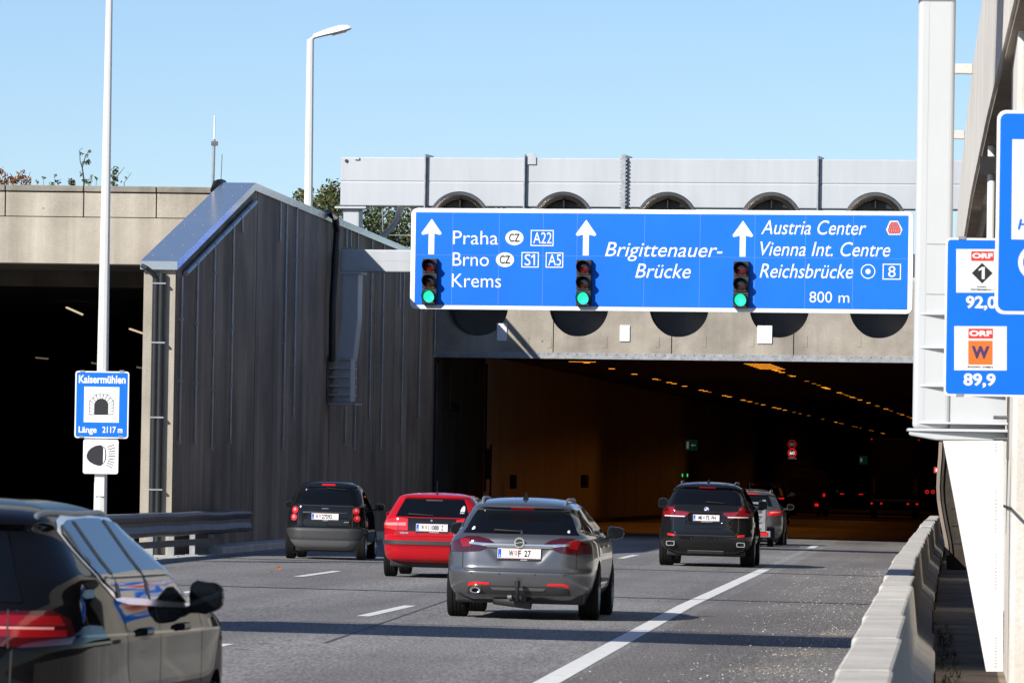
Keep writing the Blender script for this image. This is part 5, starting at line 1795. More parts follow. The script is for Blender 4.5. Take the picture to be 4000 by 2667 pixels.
def side_windows(B, parent, panes, m='glass_dark', frame=None, foff=.0035):
    for sg, wh in ((1, 'right'), (-1, 'left')):
        for p in panes:
            decal(B, 'side_window', p, m, parent, where=wh, off=.006, nu=16, nv=8)
        if frame:
            decal(B, 'window_trim', frame, 'chrome' if isinstance(frame, list) else 'chrome', parent, where=wh, off=foff, nu=40, nv=4)

paint('paint_grey', (0.165, 0.168, 0.18), flake=.72, rough=.30)
paint('paint_red', (0.42, 0.007, 0.014), rough=.28)
paint('paint_black', (0.010, 0.0105, 0.012), rough=.25)
paint('paint_suv', (0.010, 0.010, 0.011), rough=.28)
paint('paint_deep', (0.005, 0.005, 0.006), rough=.25)
MATS['paint_deep'].node_tree.nodes['Principled BSDF'].inputs['Coat Weight'].default_value = .42
paint('paint_dark', (0.012, 0.013, 0.015), rough=.25)
paint('paint_titan', (0.13, 0.125, 0.12), flake=.7, rough=.35)
paint('paint_night', (0.06, 0.045, 0.035), flake=.3, rough=.3)
mat('bumper_grey', (0.11, 0.112, 0.115), .5, var=.1, scale=8)

# ------------------------------------------------------------------ grey estate car
B = Body([(.235, .80, .20, 4.70, .30), (.30, .84, .09, 4.8, .32), (.38, .885, .035, 4.87, .34), (.46, .90, .01, 4.89, .34), (.56, .912, .0, 4.91, .34), (.592, .914, .012, 4.91, .34),
          (.62, .916, .035, 4.9, .34), (.72, .916, .045, 4.86, .34), (.86, .902, .06, 4.70, .33), (.93, .888, .07, 4.45, .32), (.985, .862, .095, 4.1, .30), (1.02, .835, .14, 3.72, .27), (1.10, .795, .235, 3.45, .24),
          (1.30, .665, .455, 2.85, .18), (1.325, .65, .44, 2.78, .18), (1.345, .635, .40, 2.7, .2), (1.375, .60, .43, 2.6, .25), (1.41, .545, .60, 2.45, .3), (1.44, .45, .85, 2.3, .4), (1.458, .30, 1.15, 2.2, .28), (1.464, .12, 1.4, 2.1, .1)], taper=(.085, .14), cab=(.93, .10), dent=(.675, .872, .26, .44, .016, .10))
g = car_root('estate_car', 'metallic grey estate car with chrome tailgate strip and tow hitch in the right lane', -5.12, 68.2)
ax1, ax2 = 1.02, 3.76
B.mesh('body', 'paint_grey', g, (ax1, ax2), .335, .055)
for y in (ax1, ax2):
    for sg in (-1, 1): wheel(g, sg * (.80), y, .335, .245, sg)
underbody(g, B, 4.9, .78, .19, .40, .30)
decal(B, 'rear_window', [(-.80, 1.026), (.80, 1.026), (.72, 1.14), (.595, 1.308), (-.595, 1.308), (-.72, 1.14)], 'glass_dark', g, off=.004, nu=40, nv=12)
decal(B, 'brake_light', [(-.16, 1.318), (.16, 1.318), (.15, 1.345), (-.15, 1.345)], 'lamp_red', g, off=.006, nu=10, nv=3)
lampL = [(-.90, .815), (-.70, .825), (-.46, .83), (-.40, .865), (-.315, .915), (-.40, .95), (-.56, .985), (-.70, .985), (-.82, .93), (-.98, .90), (-.98, .83)]
for sg in (1, -1):
    fl = sg == 1
    decal(B, 'tail_lamp', [(-.315, .912), (-.40, .955), (-.55, .985), (-.70, .982), (-.80, .95), (-1.0, .90), (-1.0, .80), (-.72, .80), (-.52, .815), (-.42, .855)], 'lamp_dark_red', g, off=.012, flip=fl)
    decal(B, 'lamp_glow', [(-.63, .87), (-.74, .86), (-.79, .94), (-.75, .955), (-.66, .955)], 'lamp_mid', g, off=.0135, flip=fl, nu=8, nv=4, skirt=.001)
    decal(B, 'reflector', [(-.66, .385), (-.57, .418), (-.38, .412), (-.38, .44), (-.58, .447), (-.65, .43)], 'reflector_red', g, off=.008, flip=fl)
decal(B, 'chrome_strip', [(-.65, .895), (-.40, .872), (0, .868), (.40, .872), (.65, .895), (.64, .92), (.40, .908), (0, .905), (-.40, .908), (-.64, .92)], 'chrome', g, off=.022, nu=40, nv=4)
badge_ring(g, B, 0.0, .925, .062).location.y -= .03
plate(g, B, .795, [('W', -.125, -.068), ('F', -.012, .024), ('27', .062, .142)], tilt=4, dy=-.02, frame_text=('AUTOHAUS', -.12, .05) if False else ('KANDL', .02, .10), crest=-.04)
line(B, 'shut_line', [(-.74, .90), (-.745, .62), (-.70, .578), (.70, .578), (.745, .62), (.74, .90)], .013, 'joint', g)
decal(B, 'diffuser', [(-.68, .30), (.68, .30), (.66, .385), (.36, .405), (-.36, .405), (-.66, .385)], 'trim_plastic', g, off=.006, nu=30)
decal(B, 'diffuser_insert', [(-.33, .355), (.33, .355), (.36, .385), (-.36, .385)], 'bumper_grey', g, off=.012, nu=12, nv=3)
for x in (-.62, -.25, .22, .60): spot(g, B, 'parking_sensor', x, .545, .012, 'trim_plastic', off=.003)
T = Matrix.Translation((-.515, .0, .345)) @ Matrix.Rotation(R(90), 4, 'X') @ Matrix.Diagonal((1.35, .8, 1, 1))
MB().lathe([(.030, -.2), (.032, .03), (.046, .035), (.048, .0), (.046, -.2)], T, 24).build('exhaust_tip', 'chrome', g, smooth=True)
th = MB().tube([(0, .12, .24), (0, -.06, .25), (0, -.10, .30), (0, -.10, .40)], .024, 10)
th.tube([(0, -.10, .40), (0, -.10, .47)], .032, 12)
th.box(-.10, .10, .0, .1, .22, .29)
th.build('tow_hitch', 'black_plastic', g, smooth=True)
MB().tube([(-.11, -.03, .27), (-.06, -.05, .27)], .03, 10).build('hitch_socket', 'rail_steel', g, smooth=True)
MB().tube([(-.3, .25, .24), (.15, .2, .19)], .07, 10).build('silencer', 'trim_plastic', g, smooth=True)
wiper(g, B, -.36, 1.06, .03, 1.05)
MB().tube([B.rear(.03, 1.05) + Vector((0, -.02, -.02)), B.rear(.02, 1.07) + Vector((0, -.035, 0))], .022, 8).build('wiper_hub', 'black_plastic', g, smooth=True)
decal(B, 'sticker', [(-.68, 1.06), (-.63, 1.07), (-.625, 1.105), (-.66, 1.10)], 'sticker_white', g, off=.0055, rnd=1, nu=6, nv=3, skirt=0)
decal(B, 'sticker', [(.635, 1.055), (.67, 1.045), (.67, 1.08), (.645, 1.085)], 'sticker_white', g, off=.0055, rnd=1, nu=6, nv=3, skirt=0)
fin(g, .95, 1.445, .085, 'paint_dark')
rails(g, B, .62, 2.5, .50, 'galvanised', .017, .035)
side_windows(B, g, [[(.46, 1.10), (1.02, 1.045), (1.02, 1.33), (.85, 1.31)], [(1.06, 1.045), (1.92, 1.02), (1.92, 1.36), (1.06, 1.335)], [(1.98, 1.02), (2.98, 1.0), (2.62, 1.22), (2.3, 1.335), (1.98, 1.365)]])
for sg, wh in ((1, 'right'), (-1, 'left')):
    line(B, 'window_trim', [(.42, 1.08), (1.0, 1.03), (3.0, .985)], .018, 'chrome', g, where=wh, off=.004)
    line(B, 'shut_line', [(1.35, .99), (1.38, .6), (1.55, .42)], .008, 'joint', g, where=wh)
    line(B, 'shut_line', [(1.95, 1.0), (1.97, .35)], .008, 'joint', g, where=wh)
    for y in (1.6, 2.55):
        p = B.side(y, .88, sg); MB().box(p.x - .02, p.x + .02, y, y + .2, .87, .9).build('door_handle', 'paint_grey', g, bevel=.008)
    mirror_part(g, sg * .80, 2.98, 1.045, 'paint_dark', sg, .21, .165, .08)
    line(B, 'side_trim', [(1.55, .48), (3.2, .46)], .05, 'trim_plastic', g, where=wh, off=.006)

# ------------------------------------------------------------------ red estate car
B = Body([(.24, .72, .22, 4.25, .26), (.29, .78, .07, 4.36, .28), (.40, .825, .02, 4.45, .28), (.52, .845, .0, 4.48, .28), (.54, .85, -.012, 4.48, .28), (.615, .85, -.012, 4.48, .28), (.635, .846, .0, 4.47, .28), (.665, .845, .015, 4.46, .28), (.69, .845, .06, 4.45, .27),
          (.80, .845, .065, 4.4, .26), (.95, .825, .08, 3.9, .24), (1.0, .80, .10, 3.55, .22), (1.06, .765, .15, 3.25, .2), (1.30, .63, .43, 2.6, .16), (1.325, .61, .41, 2.52, .17), (1.355, .56, .45, 2.4, .2), (1.385, .44, .7, 2.2, .3), (1.403, .27, 1.0, 2.0, .24), (1.408, .1, 1.2, 1.9, .09)], taper=(.075, .12))
g = car_root('red_car', 'red estate car with black tailgate panel in the middle lane', -8.44, 93.2)
ax1, ax2 = .86, 3.42
B.mesh('body', 'paint_red', g, (ax1, ax2), .305, .05)
for y in (ax1, ax2):
    for sg in (-1, 1): wheel(g, sg * .735, y, .305, .205, sg)
underbody(g, B, 4.4, .70, .17, .42, .25)
decal(B, 'rear_window', [(-.65, 1.0), (.65, 1.0), (.59, 1.12), (.50, 1.30), (-.50, 1.30), (-.59, 1.12)], 'glass_dark', g, off=.004, nu=30, nv=12)
decal(B, 'tailgate_panel', [(-.46, .765), (.46, .765), (.46, .97), (.60, .985), (-.60, .985), (-.46, .97)], 'paint_dark', g, off=.004, nu=30)
for fl in (False, True):
    decal(B, 'tail_lamp', [(-.425, .775), (-.80, .79), (-1.0, .80), (-1.0, .90), (-.72, .965), (-.60, .985), (-.425, .965)], 'lamp_red', g, off=.012, flip=fl)
    decal(B, 'reversing_lamp', [(-.46, .855), (-.90, .85), (-.90, .89), (-.46, .905)], 'lamp_pink', g, off=.0145, flip=fl, nu=14, nv=3, skirt=.001)
    line(B, 'lamp_gap', [((-.60 if not fl else .60), .78), ((-.60 if not fl else .60), .975)], .008, 'lamp_dark_red', g, off=.0155)
plate(g, B, .83, [('W', -.175, -.13), ('11088', -.055, .115), ('Z', .155, .19)], tilt=3, dy=-.015, frame_text=('TAFERNER', -.05, .12), crest=-.095)
decal(B, 'bumper_strip', [(-1.15, .545), (1.15, .545), (1.15, .612), (-1.15, .612)], 'trim_plastic', g, off=.012, nu=50, nv=3)
line(B, 'shut_line', [(-.62, .77), (-.60, .70), (-.40, .655), (.40, .655), (.60, .70), (.62, .77)], .010, 'joint', g)
text_on(g, B, 'VOLVO', -.565, -.42, .72, .028)
text_on(g, B, 'V40', .38, .49, .70, .03)
text_on(g, B, 'BABY', .475, .55, 1.072, .022, 'sticker_white', -.008)
decal(B, 'sticker', [(.47, 1.10), (.55, 1.10), (.545, 1.15), (.525, 1.195), (.50, 1.19), (.475, 1.14)], 'sticker_white', g, off=.0055, rnd=1, nu=8, nv=4, skirt=0)
decal(B, 'brake_light', [(-.14, 1.265), (.14, 1.265), (.14, 1.285), (-.14, 1.285)], 'trim_plastic', g, off=.006, nu=8, nv=2)
spot(g, B, 'tailgate_lock', -.01, .945, .018, 'chrome')
wiper(g, B, -.42, 1.035, .02, 1.02)
MB().tube([(.02, .66, 1.37), (.02, .60, 1.60)], .006, 6).build('roof_antenna', 'black_plastic', g)
MB().box(.0, .04, .62, .7, 1.365, 1.40).build('antenna_base', 'black_plastic', g, bevel=.01)
side_windows(B, g, [[(.42, 1.07), (.95, 1.02), (.95, 1.29), (.72, 1.27)], [(.99, 1.02), (1.75, 1.0), (1.75, 1.315), (.99, 1.29)], [(1.80, 1.0), (2.75, .98), (2.4, 1.2), (2.1, 1.30), (1.80, 1.318)]])
for sg, wh in ((1, 'right'), (-1, 'left')):
    mirror_part(g, sg * .77, 2.7, 1.0, 'paint_red', sg, .19, .14, .06)
    line(B, 'shut_line', [(1.2, .95), (1.22, .4)], .008, 'joint', g, where=wh)
MB().tube([(.35, .1, .27), (.35, -.02, .26)], .025, 10).build('exhaust_tip', 'rail_steel', g, smooth=True)

# ------------------------------------------------------------------ black two-seat city car
B = Body([(.18, .64, .20, 2.4, .25), (.24, .70, .08, 2.5, .3), (.33, .755, .025, 2.6, .3), (.42, .775, .0, 2.65, .3), (.57, .78, -.0, 2.69, .3), (.60, .78, .02, 2.69, .3), (.635, .775, .07, 2.68, .28), (.78, .765, .075, 2.62, .27), (1.0, .735, .10, 2.35, .25),
          (1.05, .72, .115, 2.2, .24), (1.38, .60, .27, 1.65, .22), (1.405, .585, .25, 1.58, .22), (1.44, .55, .27, 1.5, .24), (1.48, .47, .36, 1.38, .3), (1.505, .33, .5, 1.25, .3), (1.515, .14, .65, 1.1, .12)], taper=(.04, .10), Rf=.4)
g = car_root('city_car', 'small black two-seat city car in the left lane beside the concrete wall', -11.97, 109.3)
ax1, ax2 = .42, 2.28
B.mesh('body', 'paint_black', g, (ax1, ax2), .28, .05, .22)
for y in (ax1, ax2):
    for sg in (-1, 1): wheel(g, sg * .685, y, .28, .18, sg)
underbody(g, B, 2.6, .62, .15, .40, .2)
decal(B, 'rear_window', [(-.64, 1.06), (.64, 1.06), (.58, 1.22), (.51, 1.385), (-.51, 1.385), (-.58, 1.22)], 'glass_dark', g, off=.004, nu=26, nv=10)
decal(B, 'bumper', [(-.98, .38), (.98, .38), (.98, .585), (.60, .605), (-.60, .605), (-.98, .585)], 'trim_plastic', g, off=.006, nu=40)
decal(B, 'bumper_skirt', [(-.86, .25), (-.5, .195), (.5, .195), (.86, .25), (.90, .375), (-.90, .375)], 'bumper_grey', g, off=.012, nu=40, nv=6)
line(B, 'shut_line', [(-.54, 1.04), (-.545, .60), (.545, .60), (.54, 1.04), (-.54, 1.04)], .010, 'joint', g)
for sg in (-1, 1):
    for z, x in ((.945, .605), (.805, .625)):
        spot(g, B, 'tail_lamp', sg * x, z, .066, 'lamp_red', off=.022)
        spot(g, B, 'lamp_centre', sg * x, z + .01, .028, 'lamp_pink', off=.0235)
    spot(g, B, 'parking_sensor', sg * .42, .43, .013, 'black_plastic', off=.009)
plate(g, B, .83, [('W', -.18, -.135), ('27592', -.062, .135), ('I', .19, .198)], tilt=3, dy=-.02, crest=-.10, frame_text=('WIEN', -.05, .05))
text_on(g, B, 'smart', -.07, .06, .975, .028)
text_on(g, B, 'mhd', .38, .47, .72, .022)
line(B, 'grab_strip', [(-.45, .905), (.44, .90)], .03, 'black_plastic', g, off=.02)
decal(B, 'brake_light', [(-.10, 1.425), (.17, 1.425), (.16, 1.455), (-.10, 1.455)], 'lamp_red', g, off=.008, nu=8, nv=3)
wiper(g, B, .0, 1.37, .36, 1.34)
side_windows(B, g, [[(.36, 1.12), (.80, 1.06), (.80, 1.36), (.58, 1.36)], [(.86, 1.04), (1.95, 1.0), (1.6, 1.3), (1.35, 1.38), (.86, 1.39)]])
for sg, wh in ((1, 'right'), (-1, 'left')):
    mirror_part(g, sg * .70, 1.75, 1.03, 'black_plastic', sg, .19, .15, .10)
    line(B, 'shut_line', [(.83, 1.02), (.86, .35)], .008, 'joint', g, where=wh)

# ------------------------------------------------------------------ black off-roader
B = Body([(.25, .80, .22, 4.6, .3), (.33, .86, .07, 4.72, .34), (.42, .915, .025, 4.82, .36), (.52, .935, .0, 4.86, .36), (.62, .945, .0, 4.88, .36), (.66, .945, .03, 4.88, .36), (.80, .942, .045, 4.86, .35), (1.0, .93, .06, 4.7, .33), (1.10, .91, .075, 4.35, .3), (1.18, .875, .11, 3.95, .27), (1.23, .85, .14, 3.65, .25),
          (1.54, .69, .40, 2.85, .2), (1.56, .68, .37, 2.8, .2), (1.585, .655, .33, 2.7, .22), (1.62, .60, .36, 2.6, .26), (1.66, .49, .55, 2.4, .34), (1.685, .32, .9, 2.2, .28), (1.695, .12, 1.2, 2.1, .1)], taper=(.06, .12), cab=(1.13, .05), dent=(.86, 1.075, .33, .36, .03, .05))
g = car_root('off_roader', 'black off-road car with roof rails and twin exhausts in the right lane', -4.77, 113.2)
ax1, ax2 = .98, 3.91
B.mesh('body', 'paint_suv', g, (ax1, ax2), .375, .055, .30)
for y in (ax1, ax2):
    for sg in (-1, 1): wheel(g, sg * .81, y, .375, .29, sg)
underbody(g, B, 4.8, .78, .21, .5, .3)
decal(B, 'rear_window', [(-.77, 1.235), (.77, 1.235), (.71, 1.38), (.62, 1.545), (-.62, 1.545), (-.71, 1.38)], 'glass_dark', g, off=.004, nu=28, nv=10)
decal(B, 'brake_light', [(-.18, 1.565), (.18, 1.565), (.17, 1.585), (-.17, 1.585)], 'lamp_red', g, off=.006, nu=8, nv=3)
for fl in (False, True):
    decal(B, 'tail_lamp', [(-.335, 1.075), (-.52, 1.10), (-.66, 1.115), (-.66, 1.18), (-.84, 1.185), (-1.02, 1.12), (-1.0, .975), (-.66, .955), (-.45, .965)], 'lamp_dark_red', g, off=.014, flip=fl)
    decal(B, 'lamp_glow', [(-.35, 1.068), (-.52, 1.09), (-.65, 1.10), (-.65, 1.02), (-.40, 1.02)], 'lamp_mid', g, off=.0155, flip=fl, nu=10, nv=4, skirt=.001)
    decal(B, 'lamp_glow', [(-.68, 1.02), (-.68, 1.17), (-.80, 1.17), (-.80, 1.10), (-.95, 1.07), (-.95, 1.02)], 'lamp_mid', g, off=.0155, flip=fl, nu=10, nv=4, skirt=.001)
    decal(B, 'reversing_lamp', [(-.46, .985), (-.90, .99), (-.90, 1.01), (-.44, 1.005)], 'lamp_clear', g, off=.0165, flip=fl, nu=12, nv=2, skirt=.001)
    decal(B, 'reflector', [(-.66, .60), (-.82, .615), (-.82, .648), (-.66, .635)], 'reflector_red', g, off=.008, flip=fl, nu=6, nv=3)
    sg = 1 if fl else -1
    T = Matrix.Translation((sg * .70, .02, .455)) @ Matrix.Rotation(R(90), 4, 'X')
    mb = MB()
    r0 = rrect(-.085, .085, -.048, .048, .03, 4); r1 = rrect(-.068, .068, -.034, .034, .022, 4)
    n_ = len(r0)
    vv = [(sg * .70 + x, -.03, .455 + z) for x, z in r0] + [(sg * .70 + x, -.03, .455 + z) for x, z in r1] + [(sg * .70 + x, .1, .455 + z) for x, z in r0] + [(sg * .70 + x, .1, .455 + z) for x, z in r1]
    ff = []
    for i in range(n_):
        j = (i + 1) % n_
        ff += [(i, j, n_ + j, n_ + i), (i, 2 * n_ + i, 2 * n_ + j, j), (n_ + i, n_ + j, 3 * n_ + j, 3 * n_ + i)]
    mb.add(vv, ff).build('exhaust_tip', 'chrome', g, smooth=True)
    MB().flat([(sg * .70 + x, .455 + z) for x, z in r1], .08).build('exhaust_hole', 'black_plastic', g)
decal(B, 'diffuser', [(-.38, .27), (.38, .27), (.38, .325), (-.38, .325)], 'bumper_grey', g, off=.012, nu=16, nv=3)
line(B, 'shut_line', [(-.68, 1.21), (-.685, .70), (-.62, .625), (.62, .625), (.685, .70), (.68, 1.21)], .011, 'joint', g)
line(B, 'shut_line', [(-.66, 1.115), (-.36, 1.085), (.36, 1.085), (.66, 1.115)], .008, 'joint', g)
line(B, 'crease', [(-.66, .90), (.66, .90)], .01, 'paint_dark', g)
badge_ring(g, B, 0, 1.145, .048, 'chrome', .22, ['plate_white', 'eu_blue'])
plate(g, B, .975, [('MI', -.155, -.085), ('75', -.015, .062), ('PH', .105, .19)], tilt=2, dy=-.018, crest=-.05, crest_col='eu_blue', frame_text=('MISTELBACH', -.1, .12))
wiper(g, B, -.02, 1.28, .38, 1.265)
for x in (-.30, .30): spot(g, B, 'parking_sensor', x, .555, .013, 'black_plastic', off=.004)
fin(g, .85, 1.675, .075, 'paint_dark')
rails(g, B, .62, 2.7, .53, 'rail_steel', .018, .045)
side_windows(B, g, [[(.52, 1.33), (1.05, 1.27), (1.05, 1.54), (.80, 1.52)], [(1.10, 1.26), (2.0, 1.24), (2.0, 1.575), (1.10, 1.545)], [(2.06, 1.235), (3.1, 1.21), (2.75, 1.42), (2.4, 1.56), (2.06, 1.578)]])
for sg, wh in ((1, 'right'), (-1, 'left')):
    mirror_part(g, sg * .86, 3.05, 1.24, 'paint_dark', sg, .19, .20, .07)
    line(B, 'shut_line', [(1.45, 1.2), (1.5, .6)], .008, 'joint', g, where=wh)
    line(B, 'window_trim', [(.5, 1.27), (3.1, 1.19)], .016, 'chrome', g, where=wh, off=.004)
    o = g.children[-1]

# ------------------------------------------------------------------ black estate car close by at the left edge
kz = 1.05
B = Body([(z * kz, w_, a, b, r) for z, w_, a, b, r in [(.22, .82, .15, 4.55, .3), (.32, .88, .04, 4.65, .34), (.50, .905, .0, 4.74, .36), (.64, .912, .0, 4.76, .36), (.68, .914, .025, 4.76, .36), (.84, .914, .035, 4.70, .35), (.90, .912, .042, 4.62, .34), (.95, .90, .055, 4.45, .33), (1.0, .885, .075, 4.15, .32), (1.05, .868, .105, 3.8, .32), (1.08, .857, .13, 3.6, .33),
          (1.14, .842, .19, 3.42, .35), (1.24, .762, .30, 3.25, .37), (1.34, .682, .42, 3.02, .38), (1.375, .655, .44, 2.95, .38), (1.395, .64, .40, 2.92, .38), (1.425, .61, .42, 2.85, .4), (1.46, .545, .58, 2.68, .42), (1.49, .42, .9, 2.4, .38), (1.502, .23, 1.15, 2.1, .2), (1.506, .08, 1.3, 2.0, .07)]], taper=(.07, .13))
g = car_root('black_estate', 'glossy black estate car cut off at the lower left corner', -4.72, 24.75, rz=-.040)
ax1, ax2 = 1.02, 3.80
B.mesh('body', 'paint_deep', g, (ax1, ax2), .335, .06)
for y in (ax1, ax2):
    for sg in (-1, 1): wheel(g, sg * .80, y, .335, .235, sg)
underbody(g, B, 4.7, .78, .19, .40, .3)
z_ = lambda z: z * kz
decal(B, 'rear_window', [(-.68, z_(1.07)), (.68, z_(1.07)), (.60, z_(1.2)), (.51, z_(1.365)), (-.51, z_(1.365)), (-.60, z_(1.2))], 'glass_dark', g, off=.004, nu=30, nv=12)
for fl in (False, True):
    decal(B, 'tail_lamp', [(-.36, z_(.90)), (-.70, z_(.885)), (-.94, z_(.90)), (-.97, z_(.935)), (-.93, z_(1.0)), (-.82, z_(1.035)), (-.60, z_(1.03)), (-.36, z_(1.01))], 'lamp_dark_red', g, off=.012, flip=fl, nu=30)
    decal(B, 'lamp_glow', [(-.40, z_(.935)), (-.70, z_(.925)), (-.91, z_(.93)), (-.91, z_(.955)), (-.40, z_(.955))], 'lamp_mid', g, off=.0135, flip=fl, nu=16, nv=3, skirt=.001)
    decal(B, 'lamp_glow', [(-.40, z_(.975)), (-.90, z_(.975)), (-.86, z_(1.012)), (-.62, z_(1.015)), (-.40, z_(1.0))], 'lamp_mid', g, off=.0135, flip=fl, nu=16, nv=3, skirt=.001)
    decal(B, 'reversing_lamp', [(-.38, z_(.958)), (-.84, z_(.958)), (-.84, z_(.968)), (-.38, z_(.968))], 'lamp_pink', g, off=.0137, flip=fl, nu=16, nv=2, skirt=.001)
    line(B, 'lamp_gap', [((-.64 if not fl else .64), z_(.88)), ((-.62 if not fl else .62), z_(1.035))], .008, 'joint', g, off=.0145)
text_on(g, B, '4MOTION', .42, .58, z_(.805), .026) if False else decal(B, 'badge', [(.38, z_(.80)), (.58, z_(.80)), (.58, z_(.825)), (.38, z_(.825))], 'chrome', g, off=.008, nu=8, nv=2)
plate(g, B, z_(.76), [('W', -.18, -.135), ('482', -.06, .06), ('T', .13, .17)], tilt=3, dy=-.015, crest=-.10) if False else None
line(B, 'shut_line', [(-.66, z_(1.04)), (-.655, z_(.72)), (.655, z_(.72)), (.66, z_(1.04))], .010, 'joint', g)
wiper(g, B, -.35, z_(1.10), .05, z_(1.09))
rails(g, B, .66, 2.6, .57, 'galvanised', .014, .004)
fr = [(.84, 1.365), (.87, 1.29), (1.0, 1.14), (1.25, 1.065), (1.5, 1.045), (3.2, .995), (3.0, 1.14), (2.75, 1.315), (2.4, 1.41), (1.6, 1.435), (1.15, 1.43), (.96, 1.41)]
fr = [(y, z_(z)) for y, z in fr]
for sg, wh in ((1, 'right'), (-1, 'left')):
    decal(B, 'window_trim', fr, 'chrome', g, where=wh, off=.004, nu=60, nv=8)
for p in ([(.90, 1.355), (.93, 1.29), (1.05, 1.15), (1.28, 1.09), (1.28, 1.41), (1.16, 1.408), (1.0, 1.39)], [(1.3, 1.08), (2.0, 1.06), (2.0, 1.412), (1.6, 1.415), (1.3, 1.41)], [(2.06, 1.055), (3.08, 1.02), (2.92, 1.14), (2.68, 1.30), (2.38, 1.385), (2.06, 1.408)]):
    p = [(y, z_(z)) for y, z in p]
    for wh in ('right', 'left'):
        decal(B, 'side_window', p, 'glass_dark', g, where=wh, off=.009, nu=24, nv=10)
for sg, wh in ((1, 'right'), (-1, 'left')):
    for y0 in (1.29, 2.03):
        line(B, 'window_post', [(y0, z_(1.075)), (y0, z_(1.40))], .085, 'black_plastic', g, where=wh, off=.0105)
    line(B, 'shut_line', [(1.30, z_(1.03)), (1.30, z_(.8)), (1.5, z_(.5))], .008, 'joint', g, where=wh)
    line(B, 'shut_line', [(2.15, z_(1.03)), (2.17, z_(.35))], .008, 'joint', g, where=wh)
    line(B, 'shut_line', [(3.30, z_(.98)), (3.3, z_(.5))], .008, 'joint', g, where=wh)
    line(B, 'crease', [(.35, z_(.93)), (3.9, z_(.89))], .012, 'paint_dark', g, where=wh, off=.004)
    for y in (1.62, 2.62):
        p = B.side(y, z_(.92), sg)
        MB().box(p.x - .012 * 1, p.x + sg * .035 if sg > 0 else p.x + .012, y, y + .2, z_(.905), z_(.94)).build('door_handle', 'paint_deep', g, bevel=.012)
    mirror_part(g, sg * .86, 3.0, z_(1.055), 'paint_deep', sg, .165, .165, .035)
fin(g, .9, z_(1.48), .06, 'paint_deep')

# ------------------------------------------------------------------ grey compact off-roader towing a small trailer
keys_c = [(.25, .76, .2, 4.2, .3), (.35, .84, .06, 4.3, .32), (.5, .885, .0, 4.38, .33), (.62, .90, .0, 4.4, .33), (.80, .90, .04, 4.35, .33), (.98, .89, .07, 4.1, .32), (1.08, .86, .11, 3.6, .3), (1.15, .82, .18, 3.3, .28), (1.45, .66, .45, 2.6, .22), (1.48, .64, .40, 2.5, .22), (1.54, .56, .45, 2.4, .3), (1.60, .42, .8, 2.1, .32), (1.625, .22, 1.1, 1.9, .2), (1.63, .08, 1.2, 1.85, .07)]
def compact(name, label, pmat, X, Y, dz=0.0, lit=None, kz=1.0, group=None):
    B = Body([(a * kz, b, c, d, e) for a, b, c, d, e in keys_c], taper=(.08, .12))
    g = car_root(name, label, X, Y, dz=dz)
    if group: g['group'] = group
    B.mesh('body', pmat, g, (.9, 3.5), .345, .055)
    for y in (.9, 3.5):
        for sg in (-1, 1): wheel(g, sg * .79, y, .345, .225, sg)
    underbody(g, B, 4.3, .75, .2, .45, .3)
    decal(B, 'rear_window', [(-.62, 1.17 * kz), (.62, 1.17 * kz), (.48, 1.455 * kz), (-.48, 1.455 * kz)], 'glass_dark', g, nu=24)
    for fl in (False, True):
        decal(B, 'tail_lamp', [(-.50, .93 * kz), (-.80, .92 * kz), (-1.05, .98 * kz), (-1.05, 1.07 * kz), (-.80, 1.07 * kz), (-.50, 1.02 * kz)] if not lit else [(-.52, .96 * kz), (-.82, .97 * kz), (-.82, 1.03 * kz), (-.52, 1.0 * kz)], lit or 'lamp_red', g, off=.012, flip=fl)
        if not lit: decal(B, 'reversing_lamp', [(-.56, .99 * kz), (-.90, 1.0 * kz), (-.90, 1.04 * kz), (-.58, 1.02 * kz)], 'lamp_pink', g, off=.0135, flip=fl, nu=8, nv=3, skirt=.001)
    if not lit: decal(B, 'brake_light', [(-.2, 1.485 * kz), (.2, 1.485 * kz), (.2, 1.51 * kz), (-.2, 1.51 * kz)], 'lamp_red', g, nu=8, nv=2)
    side_windows(B, g, [[(.55, 1.22 * kz), (1.0, 1.18 * kz), (1.0, 1.47 * kz), (.85, 1.45 * kz)], [(1.05, 1.17 * kz), (1.9, 1.15 * kz), (1.9, 1.5 * kz), (1.05, 1.475 * kz)], [(1.95, 1.15 * kz), (2.9, 1.12 * kz), (2.4, 1.4 * kz), (2.15, 1.49 * kz), (1.95, 1.5 * kz)]])
    for sg in (-1, 1): mirror_part(g, sg * .82, 2.85, 1.16 * kz, pmat, sg, .19, .16, .09)
    return g, B
g, B = compact('compact_car', 'brownish grey compact off-roader pulling a trailer just inside the tunnel mouth', 'paint_titan', -5.28, 153.5, dz=-.12)
rails(g, B, .7, 2.5, .50, 'galvanised', .016, .04)
MB().tube([(-.05, .62, 1.56), (-.05, .52, 1.80)], .008, 6).build('roof_antenna', 'black_plastic', g)
tr = thing('trailer', 'small grey box trailer with ladder-like tail board behind the black off-roader', 'trailer', (-5.33, 150.0, gz(-5.3) - .08), rot=(0, .01, 0))
MB().box(-.56, .56, 0, 2.0, .48, .95).build('box', 'galvanised', tr, bevel=.01)
mb = MB()
for z in (.56, .72, .88, 1.04, 1.20):
    mb.box(-.5, .5, -.05, -.0, z, z + .055)
mb.box(-.56, -.49, -.06, 0, .46, 1.32).box(.49, .58, -.06, 0, .46, 1.32)
mb.build('tail_board', 'galvanised', tr, bevel=.006)
mb = MB(); put_text(mb, 'dt', .28, .42, .79, .1, -.0505 - .01); mb.build('lettering', 'sign_black', tr)
